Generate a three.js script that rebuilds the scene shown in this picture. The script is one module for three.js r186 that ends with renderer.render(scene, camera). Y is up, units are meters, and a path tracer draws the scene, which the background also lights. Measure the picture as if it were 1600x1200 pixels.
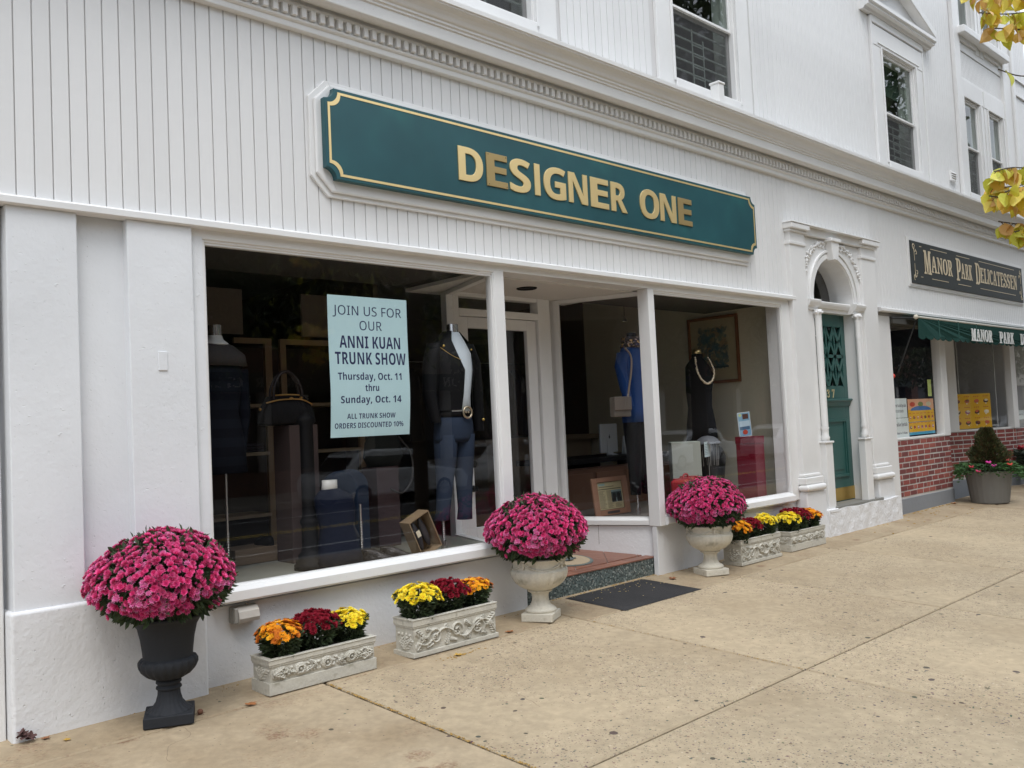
import * as THREE from 'three';
import { mergeGeometries } from 'three/addons/utils/BufferGeometryUtils.js';
import { RoundedBoxGeometry } from 'three/addons/geometries/RoundedBoxGeometry.js';
import { FontLoader } from 'three/addons/loaders/FontLoader.js';
import { TextGeometry } from 'three/addons/geometries/TextGeometry.js';

// ---------------------------------------------------------------- camera, sky, sun, exposure
const scene = new THREE.Scene();
const camera = new THREE.PerspectiveCamera(46.25, 4 / 3, 0.05, 600);
camera.position.set(0, 1.47, 5.15);
camera.up.set(0.00182, 0.99779, 0.06645);
camera.lookAt(0.68939, 1.51688, 4.42713);
const renderer = new THREE.WebGLRenderer({ antialias: true });
renderer.setSize(1024, 768);
renderer.toneMapping = THREE.LinearToneMapping;
renderer.toneMappingExposure = 1.48;
renderer.shadowMap.enabled = true;

const hash = (x, y, s = 0) => { let h = Math.imul(x | 0, 374761393) ^ Math.imul(y | 0, 668265263) ^ Math.imul(s | 0, 2147483647 ^ 1274126177); h = Math.imul(h ^ (h >>> 13), 1274126177); h ^= h >>> 16; return (h >>> 0) / 4294967296; };
const sm = (t) => t * t * (3 - 2 * t);
function vnoise(x, y, per, s) {            // value noise, tiling every per cells
  const xi = Math.floor(x), yi = Math.floor(y), u = sm(x - xi), v = sm(y - yi), w = (a) => ((a % per) + per) % per;
  const a = hash(w(xi), w(yi), s), b = hash(w(xi + 1), w(yi), s), c = hash(w(xi), w(yi + 1), s), d = hash(w(xi + 1), w(yi + 1), s);
  return a + (b - a) * u + (c - a) * v + (a - b - c + d) * u * v;
}
function fbm(u, v, base, oct, s) { let f = 0, a = 0.5, n = 0; for (let i = 0, p = base; i < oct; i++, p *= 2, a *= 0.55) { f += a * vnoise(u * p, v * p, p, s + i); n += a; } return f / n; }
function rng(seed) { let a = seed >>> 0; return () => { a = (a + 0x6d2b79f5) | 0; let t = Math.imul(a ^ (a >>> 15), 1 | a); t = (t + Math.imul(t ^ (t >>> 7), 61 | t)) ^ t; return ((t ^ (t >>> 14)) >>> 0) / 4294967296; }; }

{ // overcast sky: brighter overhead, soft cloud mottling
  const W = 256, H = 128, data = new Float32Array(W * H * 4);
  for (let y = 0; y < H; y++) for (let x = 0; x < W; x++) {
    const el = ((y + 0.5) / H - 0.5) * Math.PI, se = Math.sin(el), o = (y * W + x) * 4;
    const n = 0.88 + 0.24 * fbm(x / W, y / H, 6, 4, 7);
    const L = 1.62 * (0.62 + 1.98 * Math.max(0, se)) / 2.6 * n + 0.10;
    const g = se < 0 ? 0.28 : 1;
    data[o] = L * g * 0.925; data[o + 1] = L * g; data[o + 2] = L * g * 1.115; data[o + 3] = 1;
  }
  const t = new THREE.DataTexture(data, W, H, THREE.RGBAFormat, THREE.FloatType);
  t.mapping = THREE.EquirectangularReflectionMapping; t.magFilter = THREE.LinearFilter; t.needsUpdate = true;
  scene.background = t; scene.environment = t;
}
const sun = new THREE.DirectionalLight(0xfffaf4, 1.0);
sun.position.set(-3, 24, 11); sun.target.position.set(5, 0, 0);
sun.castShadow = true; sun.shadow.radius = 45;
Object.assign(sun.shadow.camera, { left: -25, right: 25, top: 25, bottom: -25, near: 1, far: 80 });
scene.add(sun, sun.target);

// ---------------------------------------------------------------- helpers
const counts = new Map();
const numbered = (n) => { const k = counts.get(n) ?? 0; counts.set(n, k + 1); return k ? n + '_' + String(k).padStart(3, '0') : n; };
const gy = (x, z) => -0.007 + 0.005 * x - 0.045 * z;      // the pavement falls towards the road
function plain(g) {                                        // position, normal, uv only, not indexed
  g = g.index ? g.toNonIndexed() : g;
  for (const k of Object.keys(g.attributes)) if (!['position', 'normal', 'uv', 'color'].includes(k)) g.deleteAttribute(k);
  if (!g.attributes.normal) g.computeVertexNormals();
  return g;
}
function uvMetres(g) {                                     // box projection, one unit per metre
  const p = g.attributes.position, n = g.attributes.normal, uv = new Float32Array(p.count * 2);
  for (let i = 0; i < p.count; i++) {
    const k = i - (i % 3); let ax = 0, ay = 0, az = 0;
    for (let j = 0; j < 3; j++) { ax += n.getX(k + j); ay += n.getY(k + j); az += n.getZ(k + j); }
    ax = Math.abs(ax); ay = Math.abs(ay); az = Math.abs(az);
    if (ay >= ax && ay >= az) { uv[2 * i] = p.getX(i); uv[2 * i + 1] = p.getZ(i); }
    else if (ax > az) { uv[2 * i] = p.getZ(i); uv[2 * i + 1] = p.getY(i); }
    else { uv[2 * i] = p.getX(i); uv[2 * i + 1] = p.getY(i); }
  }
  g.setAttribute('uv', new THREE.BufferAttribute(uv, 2)); return g;
}
function merge(list, keepUV) {
  list = [list].flat(Infinity).map(plain);
  const colored = list.some((g) => g.attributes.color);
  for (const g of list) { if (!g.attributes.uv) g.setAttribute('uv', new THREE.BufferAttribute(new Float32Array(g.attributes.position.count * 2), 2)); if (!colored) continue; if (!g.attributes.color) g.setAttribute('color', new THREE.BufferAttribute(new Float32Array(g.attributes.position.count * 3).fill(1), 3)); }
  const g = list.length > 1 ? mergeGeometries(list) : list[0];
  return keepUV ? g : uvMetres(g);
}
function obj(name, geos, mat, parent = scene, keepUV = false) {
  const m = new THREE.Mesh(geos.isBufferGeometry && geos.userData.done ? geos : merge(geos, keepUV), mat);
  m.name = numbered(name); m.castShadow = m.receiveShadow = true; parent.add(m); return m;
}
const done = (geos, keepUV) => { const g = merge(geos, keepUV); g.userData.done = true; return g; };
function group(name, parent = scene, x = 0, y = 0, z = 0, turn = 0) { const g = new THREE.Group(); g.name = numbered(name); g.position.set(x, y, z); g.rotation.y = turn; parent.add(g); return g; }
function tag(o, label, category, grp) { o.userData.label = label; o.userData.category = category; if (grp) o.userData.group = grp; return o; }
const kind = (o, k) => { o.userData.kind = k; return o; };
function copy(src, x, y, z, turn = 0, s = 1) { const c = src.clone(); c.name = numbered(src.name.replace(/_\d{3}$/, '')); c.userData = { ...src.userData }; scene.add(c); c.position.set(x, y, z); c.rotation.y = turn; c.scale.setScalar(s); return c; }
function bx(x0, x1, y0, y1, z0, z1, r = 0) {
  const w = x1 - x0, h = y1 - y0, d = z1 - z0;
  const g = r ? new RoundedBoxGeometry(w, h, d, 1, Math.min(r, w / 2.01, h / 2.01, d / 2.01)) : new THREE.BoxGeometry(w, h, d);
  g.translate((x0 + x1) / 2, (y0 + y1) / 2, (z0 + z1) / 2); return g;
}
function quadXY(x0, x1, y0, y1, z) { const g = new THREE.PlaneGeometry(x1 - x0, y1 - y0); g.translate((x0 + x1) / 2, (y0 + y1) / 2, z); return g; }
function prof(pts, x0, x1) {                               // pts [[z, y] ...] closed outline drawn along x
  const s = new THREE.Shape(pts.map(([a, b]) => new THREE.Vector2(a, b)));
  const g = plain(new THREE.ExtrudeGeometry(s, { depth: x1 - x0, bevelEnabled: false, curveSegments: 6 }));
  const p = g.attributes.position;
  for (let i = 0; i < p.count; i += 3) {
    const v = [0, 1, 2].map((k) => [x0 + p.getZ(i + k), p.getY(i + k), p.getX(i + k)]);
    [v[0], v[2], v[1]].forEach((q, k) => p.setXYZ(i + k, ...q));
  }
  g.computeVertexNormals(); return g;
}
function walls(x0, x1, y0, y1, z0, z1, holes) {            // a slab with rectangular openings
  const xs = [...new Set([x0, x1, ...holes.flatMap((h) => [h[0], h[1]])])].filter((v) => v >= x0 && v <= x1).sort((a, b) => a - b);
  const ys = [...new Set([y0, y1, ...holes.flatMap((h) => [h[2], h[3]])])].filter((v) => v >= y0 && v <= y1).sort((a, b) => a - b);
  const out = [];
  for (let i = 0; i + 1 < xs.length; i++) { let run = null;
    for (let j = 0; j + 1 < ys.length; j++) { const cx = (xs[i] + xs[i + 1]) / 2, cy = (ys[j] + ys[j + 1]) / 2; const hole = holes.some((h) => cx > h[0] && cx < h[1] && cy > h[2] && cy < h[3]);
      if (!hole) { if (run === null) run = ys[j]; } if ((hole || j + 2 === ys.length) && run !== null) { out.push(bx(xs[i], xs[i + 1], run, hole ? ys[j] : ys[j + 1], z0, z1)); run = null; } } }
  return out;
}
function tube(pts, r, seg = 24, rad = 6, closed = false) { return new THREE.TubeGeometry(new THREE.CatmullRomCurve3(pts.map((p) => new THREE.Vector3(...p)), closed), seg, r, rad, closed); }
function rod(a, b, r0, r1 = r0, n = 8) { const A = new THREE.Vector3(...a), B = new THREE.Vector3(...b), L = A.distanceTo(B); const g = new THREE.CylinderGeometry(r1, r0, L, n); g.applyQuaternion(new THREE.Quaternion().setFromUnitVectors(new THREE.Vector3(0, 1, 0), B.clone().sub(A).normalize())); g.translate(...A.add(B).multiplyScalar(0.5).toArray()); return g; }
function ball(x, y, z, rx, ry = rx, rz = rx, n = 12) { const g = new THREE.SphereGeometry(1, n, Math.max(6, n * 0.6 | 0)); g.scale(rx, ry, rz); g.translate(x, y, z); return g; }
function lathe(pts, n = 48, flute = null) {                // pts [[r, y] ...]; flute(i, angle) scales the radius of ring i
  const pos = [], idx = [];
  pts.forEach(([r, y], i) => { for (let k = 0; k <= n; k++) { const a = (k / n) * Math.PI * 2, q = flute ? r * flute(i, a, y) : r; pos.push(q * Math.cos(a), y, -q * Math.sin(a)); } });
  for (let i = 0; i + 1 < pts.length; i++) for (let k = 0; k < n; k++) { const a = i * (n + 1) + k, b = a + 1, c = a + n + 1, d = c + 1; idx.push(a, b, c, b, d, c); }
  const g = new THREE.BufferGeometry(); g.setAttribute('position', new THREE.Float32BufferAttribute(pos, 3)); g.setIndex(idx); g.computeVertexNormals(); return g;
}
function loft(rings, n = 20, cap = true) {                 // rings [[x, y, z, rx, rz] ...] of ellipses
  const pos = [], idx = [];
  for (const [x, y, z, rx, rz] of rings) for (let k = 0; k <= n; k++) { const a = (k / n) * Math.PI * 2; pos.push(x + rx * Math.cos(a), y, z - rz * Math.sin(a)); }
  for (let i = 0; i + 1 < rings.length; i++) for (let k = 0; k < n; k++) { const a = i * (n + 1) + k, b = a + 1, c = a + n + 1, d = c + 1; idx.push(a, b, c, b, d, c); }
  if (cap) for (const [i, up] of [[0, 0], [rings.length - 1, 1]]) { const [x, y, z] = rings[i]; const at = pos.length / 3; pos.push(x, y, z); for (let k = 0; k < n; k++) { const a = i * (n + 1) + k; up ? idx.push(a, a + 1, at) : idx.push(a + 1, a, at); } }
  const g = new THREE.BufferGeometry(); g.setAttribute('position', new THREE.Float32BufferAttribute(pos, 3)); g.setIndex(idx); g.computeVertexNormals(); return g;
}

// ---------------------------------------------------------------- textures and materials
const REP = THREE.RepeatWrapping;
function dataTex(n, f, srgb = true, size = 1) {            // f(u, v) -> [r, g, b] 0..255
  const d = new Uint8Array(n * n * 4);
  for (let y = 0; y < n; y++) for (let x = 0; x < n; x++) { const c = f(x / n, y / n, x, y), o = (y * n + x) * 4; d[o] = c[0]; d[o + 1] = c[1]; d[o + 2] = c[2]; d[o + 3] = 255; }
  const t = new THREE.DataTexture(d, n, n); t.wrapS = t.wrapT = REP; t.magFilter = THREE.LinearFilter; t.minFilter = THREE.LinearMipmapLinearFilter; t.generateMipmaps = true;
  if (srgb) t.colorSpace = THREE.SRGBColorSpace; t.repeat.set(1 / size, 1 / size); t.needsUpdate = true; return t;
}
const grey = (v) => { v = Math.max(0, Math.min(255, v)); return [v, v, v]; };
function canvasTex(w, h, draw, srgb = true, size = 0) { const c = document.createElement('canvas'); c.width = w; c.height = h; draw(c.getContext('2d'), w, h); const t = new THREE.CanvasTexture(c); if (srgb) t.colorSpace = THREE.SRGBColorSpace; t.magFilter = THREE.LinearFilter; if (size) { t.wrapS = t.wrapT = REP; t.repeat.set(1 / size, 1 / size); } return t; }
const M = (color, roughness = 0.6, extra = {}) => new THREE.MeshStandardMaterial({ color: Array.isArray(color) ? new THREE.Color().setRGB(...color) : color, roughness, ...extra });
const roughBump = dataTex(512, (u, v) => grey(255 * (0.55 * fbm(u, v, 24, 4, 3) + 0.45 * Math.pow(fbm(u, v, 7, 3, 9), 1.5))), false, 0.5);
const stuccoBump = dataTex(512, (u, v) => { let h = 0.6 * fbm(u, v, 5, 3, 21) + 0.25 * fbm(u, v, 40, 3, 23); const p = vnoise(u * 60, v * 60, 60, 31); if (p > 0.965) h += 0.3; if (p < 0.03) h -= 0.35; return grey(60 + 170 * h); }, false, 0.8);
const trimBump = dataTex(256, (u, v) => grey(255 * fbm(u, v, 10, 3, 41)), false, 0.35);
const whiteMottle = dataTex(256, (u, v) => { const n = fbm(u, v, 4, 4, 51), s = vnoise(u * 90, v * 90, 90, 57) > 0.985 ? -14 : 0; return grey(240 + 15 * n + s); }, true, 1.7);
const W = {
  siding: M([0.80, 0.795, 0.785], 0.5, { map: whiteMottle, bumpMap: trimBump, bumpScale: 0.0006 }),
  trim: M([0.82, 0.815, 0.80], 0.38, { map: whiteMottle, bumpMap: trimBump, bumpScale: 0.0005 }),
  stucco: M([0.79, 0.805, 0.82], 0.6, { map: whiteMottle, bumpMap: stuccoBump, bumpScale: 0.006 }),
  plinth: M([0.80, 0.805, 0.81], 0.6, { map: whiteMottle, bumpMap: stuccoBump, bumpScale: 0.012 }),
  render: M([0.81, 0.81, 0.815], 0.62, { map: whiteMottle, bumpMap: roughBump, bumpScale: 0.012 }),
  back: M([0.62, 0.61, 0.6], 0.8),
};
const concreteDraw = (seed, stones, gum, stain) => (c, w, h) => {
  const r = rng(seed), img = c.createImageData(w, h), d = img.data;
  for (let y = 0; y < h; y++) for (let x = 0; x < w; x++) { const u = x / w, v = y / h; const n = fbm(u, v, 3, 5, seed), m = fbm(u, v, 60, 3, seed + 5), k = fbm(u, v, 9, 3, seed + 9), o = (y * w + x) * 4; const t = 0.90 + 0.16 * (n - 0.5) * stain + 0.13 * (m - 0.5) + 0.05 * (k - 0.5); d[o] = 207 * t; d[o + 1] = 190 * t - 6 * stain * Math.max(0, 0.5 - n); d[o + 2] = 160 * t - 12 * stain * Math.max(0, 0.5 - n); d[o + 3] = 255; }
  c.putImageData(img, 0, 0);
  for (let i = 0; i < stones; i++) {
    const x = r() * w, y = r() * h, dens = fbm(x / w, y / h, 4, 2, seed + 3); if (r() > (dens - 0.28) * 2.6) continue;
    const s = (0.9 + 4.6 * r() * r() * r()) * (w / 1024), q = r(); c.fillStyle = q < 0.74 ? `rgba(${78 + 36 * r()},${72 + 30 * r()},${68 + 26 * r()},${0.6 + 0.4 * r()})` : q < 0.9 ? `rgba(222,210,188,.6)` : `rgba(140,110,92,.6)`;
    c.beginPath(); c.ellipse(x, y, s, s * (0.4 + 0.5 * r()), r() * 3.14, 0, 6.3); c.fill();
  }
  if (stain > 1) for (let b = 0; b < 26; b++) { const bx0 = r() * w, by0 = r() * h, R0 = (20 + 70 * r()) * w / 1024, e = 0.4 + r(); for (let k = 0; k < 420; k++) { const a = r() * 6.283, q = R0 * (r() + r()) * 0.6; c.fillStyle = `rgba(${104 + 30 * r()},${72 + 26 * r()},${52 + 20 * r()},${0.05 + 0.09 * r()})`; c.beginPath(); c.arc(bx0 + q * Math.cos(a) * e * 1.6, by0 + q * Math.sin(a), 0.8 + 3.2 * r(), 0, 6.3); c.fill(); } }
  c.strokeStyle = 'rgba(92,76,60,.55)'; for (let k = 0; k < (stain > 1 ? 3 : 1); k++) { let x = r() * w, y = r() * h, a = r() * 6.28; c.lineWidth = 1.1 * w / 1024; c.beginPath(); c.moveTo(x, y); for (let j = 0; j < 26; j++) { a += (r() - 0.5) * 0.7; x += Math.cos(a) * 12; y += Math.sin(a) * 12; c.lineTo(x, y); } c.stroke(); }
  for (let i = 0; i < gum; i++) { const x = r() * w, y = r() * h, s = (4 + 7 * r()) * (w / 1024); c.fillStyle = `rgba(${58 + 20 * r()},${54 + 18 * r()},${50 + 16 * r()},.8)`; c.beginPath(); c.ellipse(x, y, s, s * (0.65 + 0.3 * r()), r() * 3, 0, 6.3); c.fill(); }
};
const aggTex = [11, 77].map((s) => canvasTex(1536, 1536, concreteDraw(s, 19000, 22, 0.8), true, 2.3));
const smoothTex = canvasTex(1024, 1024, concreteDraw(33, 700, 7, 2.0), true, 2.0);
const concBump = dataTex(512, (u, v) => grey(255 * (0.7 * fbm(u, v, 70, 3, 61) + 0.3 * fbm(u, v, 12, 3, 63))), false, 0.6);
const slabMat = [0, 1, 2, 3].map((i) => { const t = aggTex[i % 2].clone(); t.offset.set(i * 0.37, i * 0.61); t.needsUpdate = true; const q = [1, 0.98, 1.01, 0.985][i]; return M([0.86 * q, 0.825 * q, 0.79 * q], 0.85, { map: t, bumpMap: concBump, bumpScale: 0.004 }); });
const smoothMat = M([0.78, 0.74, 0.705], 0.85, { map: smoothTex, bumpMap: concBump, bumpScale: 0.002 });
const glass = new THREE.MeshPhysicalMaterial({ color: 0xffffff, roughness: 0, transmission: 1, thickness: 0, ior: 1.5 });
const tintGlass = new THREE.MeshPhysicalMaterial({ color: 0xdfe8e2, roughness: 0, transmission: 1, thickness: 0, ior: 1.5 });
const F = (c, roughness = 0.95, extra = {}) => new THREE.MeshPhysicalMaterial({ color: new THREE.Color().setRGB(...c), roughness, specularIntensity: 0.25, ...extra });
const black = F([0.010, 0.010, 0.011], 0.6), dark = M([0.03, 0.028, 0.026], 0.8), chrome = M([0.6, 0.6, 0.6], 0.25, { metalness: 1 });
const doorGreen = M([0.022, 0.085, 0.075], 0.35, { bumpMap: trimBump, bumpScale: 0.0005 });
const brass = M([0.62, 0.43, 0.13], 0.32, { metalness: 1 });

// ---------------------------------------------------------------- openings of the facade
const upWin = [[1.05, 2.15], [4.24, 5.34], [7.34, 8.46], [12.19, 13.26], [15.16, 15.84], [16.24, 16.92]];   // first-floor windows
const WY0 = 4.86, WYM = 5.62, WY1 = 6.38;
const upper2 = [[15.16, 15.84], [16.24, 16.92]];             // second-floor windows above the pair
const XL = -1.6, XR = 18.5, ROOF = 10.2;
const B = group('shop_building'); tag(B, 'white painted two-storey shop building with vertical board siding, dentil cornice and two shopfronts', 'building');

// ---------------------------------------------------------------- setting: pavement, road, ground
{
  const base = kind(obj('ground', (() => { const g = new THREE.PlaneGeometry(900, 900); g.rotateX(-Math.PI / 2); g.translate(0, -0.62, 0); return g; })(), M([0.1, 0.095, 0.085], 0.95)), 'structure');
  const walk = kind(group('sidewalk'), 'structure');
  const slab = (x0, x1, z0, z1, mat) => {
    const g = 0.0085, c = 0.008, d = 0.06, P = [], T = (x, z, dy) => [x, gy(x, z) + dy, z], I = [];
    const ring = (e, dy) => [T(x0 + e, z1 - e, dy), T(x1 - e, z1 - e, dy), T(x1 - e, z0 + e, dy), T(x0 + e, z0 + e, dy)];
    const a = ring(g, -d), b = ring(g, -c), t = ring(g + c, 0), q = (A, Bq, C, D) => P.push(...A, ...Bq, ...C, ...A, ...C, ...D);
    for (let k = 0; k < 4; k++) { const n = (k + 1) % 4; q(a[k], a[n], b[n], b[k]); q(b[k], b[n], t[n], t[k]); }
    q(t[0], t[1], t[2], t[3]);
    const geo = new THREE.BufferGeometry(); geo.setAttribute('position', new THREE.Float32BufferAttribute(P, 3)); geo.computeVertexNormals();
    return obj('paving_slab', geo, mat, walk);
  };
  const xs = [-3.5, -1.4, 0.75, 2.895, 5.045, 7.16, 9.05, 11.25, 13.4, 15.5, 17.6, 19.8];
  for (let i = 0; i + 1 < xs.length; i++) {
    slab(xs[i], xs[i + 1], -0.14, i >= 4 ? 0.55 : 0.41, smoothMat);
    const sm2 = i < 3 || i > 7;
    slab(xs[i], xs[i + 1], i >= 4 ? 0.55 : 0.41, 2.31, sm2 ? smoothMat : slabMat[i % 4]);
    slab(xs[i], xs[i + 1], 2.31, 4.2, i < 2 ? smoothMat : slabMat[(i + 2) % 4]);
    slab(xs[i], xs[i + 1], 4.2, 6.1, slabMat[(i + 1) % 4]);
  }
  const bed = new THREE.PlaneGeometry(64, 6.3); bed.rotateX(-Math.PI / 2); bed.translate(18, 0, 3.0);
  { const p = bed.attributes.position; for (let i = 0; i < p.count; i++) p.setY(i, gy(p.getX(i), p.getZ(i)) - 0.02); bed.computeVertexNormals(); }
  obj('slab_bed', bed, M([0.045, 0.036, 0.026], 0.95, { bumpMap: roughBump, bumpScale: 0.01 }), walk);
  kind(obj('kerb', [0, 1, 2, 3, 4, 5, 6, 7, 8, 9, 10, 11, 12, 13, 14, 15, 16].map((i) => bx(-6 + i * 3, -3.02 + i * 3, -0.6, gy(-4 + 3 * i, 6.2) + 0.0, 6.11, 6.27, 0.012)), M([0.36, 0.35, 0.33], 0.8)), 'structure');
  const road = kind(group('road'), 'structure');
  obj('asphalt', bx(-30, 150, -0.61, -0.44, 6.27, 16.4), M([0.055, 0.055, 0.057], 0.9, { bumpMap: roughBump, bumpScale: 0.006 }), road);
  for (const z of [11.0, 11.25]) obj('centre_line', bx(-30, 150, -0.439, -0.435, z, z + 0.1), M([0.62, 0.45, 0.1], 0.7), road);
  for (const z of [8.5, 13.9]) obj('edge_line', bx(-30, 150, -0.439, -0.435, z, z + 0.1), M([0.7, 0.7, 0.68], 0.7), road);
  kind(obj('far_sidewalk', bx(-30, 150, -0.61, -0.30, 16.4, 20.5), M([0.36, 0.33, 0.28], 0.9)), 'structure');
}

// ---------------------------------------------------------------- the building: walls, siding, cornice
{
  const winHoles = [[9.845, 10.875, 2.80, 3.315], ...upWin.map(([a, b]) => [a - 0.02, b + 0.02, WY0 - 0.02, WY1 + 0.02]), ...upper2.map(([a, b]) => [a - 0.02, b + 0.02, 7.5, 9.0])];
  // structural walls behind the boards
  obj('wall', walls(XL, XR, 2.80, ROOF, -0.26, -0.012, winHoles), W.back, B);
  obj('side_wall', bx(XL - 0.2, XL, -0.3, ROOF, -9, 0), W.siding, B); obj('side_wall', bx(XR, XR + 0.02, -0.3, ROOF, -9, -0.01), W.siding, B);
  obj('rear_wall', bx(XL - 0.2, XR, -0.3, ROOF, -9.2, -9), M([0.3, 0.29, 0.28], 0.9), B);
  obj('roof', bx(XL - 0.2, XR + 0.2, ROOF, ROOF + 0.2, -9.2, 0.3), M([0.2, 0.2, 0.2], 0.9), B);
  obj('upper_floor', [bx(XL, XR, 3.3, 3.5, -8.99, -0.262), bx(XL, XR, 6.95, 7.1, -8.99, -0.262)], M([0.4, 0.38, 0.35], 0.9), B);
  obj('upper_partition', [bx(XL, XR, 3.5, 6.95, -4.1, -4.0), bx(XL, XR, 7.1, ROOF, -4.1, -4.0)], M([0.16, 0.155, 0.15], 0.9), B);
  // ground-floor wall pieces (boxes butt each other)
  obj('wall', [bx(XL, 1.18, 2.70, 2.80, -0.26, -0.02), bx(2.313, 2.387, 0.57, 2.70, -0.2, 0.0)], W.stucco, B);
  obj('pilaster', bx(1.313, 1.664, 0.62, 2.745, -0.2, 0.03, 0.008), W.stucco, B);
  obj('recess_wall', bx(1.66, 1.935, 0.62, 2.78, -0.2, -0.035), W.stucco, B);
  obj('pilaster', bx(1.93, 2.312, 0.62, 2.745, -0.2, 0.03, 0.008), W.stucco, B);
  obj('plinth', [bx(1.29, 2.325, -0.2, 0.645, -0.2, 0.055, 0.02)], W.plinth, B);
  obj('recess_ledge', bx(1.67, 1.925, 0.64, 0.672, -0.03, 0.03, 0.01), W.plinth, B);
  obj('window_wall', [bx(2.326, 5.02, -0.2, 0.47, -0.2, -0.05, 0.006)], W.plinth, B);
  obj('cover_plate', [bx(2.088, 2.14, 1.885, 1.995, 0.028, 0.037, 0.003)], W.stucco, B);
  // neighbouring shopfront at the edge
  const nf = group('side_shopfront', B);
  obj('post', bx(1.205, 1.285, -0.1, 2.74, -0.12, -0.03, 0.01), W.trim, nf);
  obj('rail', [bx(0.2, 1.204, 0.52, 0.66, -0.12, -0.045, 0.008), bx(0.2, 1.204, -0.1, 0.10, -0.12, -0.045, 0.008)], W.trim, nf);
  obj('panel', [bx(0.2, 1.14, 0.10, 0.52, -0.12, -0.085), bx(1.14, 1.175, 0.10, 0.52, -0.12, -0.07, 0.006)], W.trim, nf);
  obj('pane', quadXY(0.2, 1.204, 0.66, 2.70, -0.1), glass, nf);
  obj('curtain', bx(0.2, 1.18, 0.66, 2.7, -0.4, -0.38), M([0.6, 0.62, 0.66], 0.9), nf);

  // vertical boards: each one a part where it can be told apart, the far ones joined
  const S = 0.0919, X0 = 0.0435, far = [];
  const boardGeo = new Map(); let i0 = 0; const sidingMats = [1, 0.985, 0.97].map((k) => M([0.80 * k, 0.795 * k, 0.785 * k], 0.5, { map: whiteMottle, bumpMap: trimBump, bumpScale: 0.0006 }));
  const boardShape = (h) => { const key = Math.round(h * 500); if (!boardGeo.has(key)) { const w = S - 0.0055, c = 0.0035, sh = new THREE.Shape([[-w / 2, -0.011], [w / 2, -0.011], [w / 2, -c], [w / 2 - c, 0], [-w / 2 + c, 0], [-w / 2, -c]].map(([a, b]) => new THREE.Vector2(a, -b))); const g = new THREE.ExtrudeGeometry(sh, { depth: h, bevelEnabled: false }); g.rotateX(-Math.PI / 2); boardGeo.set(key, done(g)); } return boardGeo.get(key); };
  // shape y maps to world -z after the turn: y' = z (height), z' = -y
  const board = (xc, y0, y1) => {
    if (y1 - y0 < 0.02) return;
    if (xc < 9.45) { const m = obj('siding_board', boardShape(y1 - y0), sidingMats[hash(i0++, 3, 8) * 3 | 0], B); m.position.set(xc, y0, 0.0006 * (hash(xc * 100, y0 * 10, 4) - 0.5)); }
    else { const g = boardShape(y1 - y0).clone(); g.translate(xc, y0, 0); far.push(g); }
  };
  const cas = [...upWin.slice(0, 3).map(([a, b]) => [a - 0.29, b + 0.29, 4.6, 6.7]), [11.86, 13.6, 4.6, 7.1], [14.84, 17.56, 4.6, ROOF]];
  for (let i = -17; ; i++) {
    const xc = X0 + i * S; if (xc > XR - 0.05) break;
    if (xc > 9.40 && xc < 11.46) board(xc, 3.64, 4.15); else board(xc, 2.80, 4.15);
    const c = cas.find((q) => xc + S / 2 > q[0] && xc - S / 2 < q[1]);
    if (!c) board(xc, 4.5, ROOF); else { if (xc > 1.5) { board(xc, 4.5, c[2]); } if (c[3] < ROOF) board(xc, c[3], ROOF); }
  }
  kind(obj('siding', far, W.siding, B, true), 'stuff');
  // fine panelling of the bay round the paired windows
  const bay = group('bay', B), pw = [];
  for (let x = 15.12; x < 17.04; x += 0.06) for (const [a, b] of [[6.74, 7.16]]) pw.push(bx(x + 0.002, x + 0.056, a, b, -0.012, -0.002));
  obj('panelling', pw, W.siding, bay);
  obj('trim', [bx(14.85, 15.09, 4.55, ROOF, -0.012, 0.05, 0.008), bx(17.06, 17.42, 4.55, ROOF, -0.012, 0.05, 0.008), bx(17.44, 17.56, 4.55, ROOF, -0.012, 0.09, 0.02), bx(15.09, 17.06, 7.17, 7.30, -0.012, 0.012, 0.006), bx(15.09, 17.06, 6.60, 6.73, -0.012, 0.012, 0.006), bx(15.09, 17.06, 4.55, 4.84, -0.012, 0.01), bx(15.09, 17.06, 6.40, 6.60, -0.012, 0.008), bx(15.09, 17.06, 7.30, 7.48, -0.012, 0.006), bx(15.09, 17.06, 9.0, ROOF, -0.012, 0.006)], W.trim, bay);
  obj('window_ledge', bx(15.02, 17.10, 7.38, 7.50, 0.008, 0.16, 0.015), W.trim, bay);
  obj('band', [bx(17.6, XR, 7.0, 7.06, -0.012, 0.03), bx(17.6, XR, 7.3, 7.33, -0.012, 0.03)], W.trim, B);
  // mouldings: over the shopfronts and the big cornice
  const mould = [[-0.01, 2.80], [0.045, 2.797], [0.06, 2.785], [0.06, 2.752], [0.052, 2.745], [-0.01, 2.742]];
  obj('moulding', [prof(mould, XL, 9.37), prof(mould, 11.56, XR)], W.trim, B);
  obj('corner_board', bx(9.40, 9.44, 2.81, 3.63, -0.01, 0.012, 0.004), W.trim, B);
  const corn = group('cornice', B);
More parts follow.
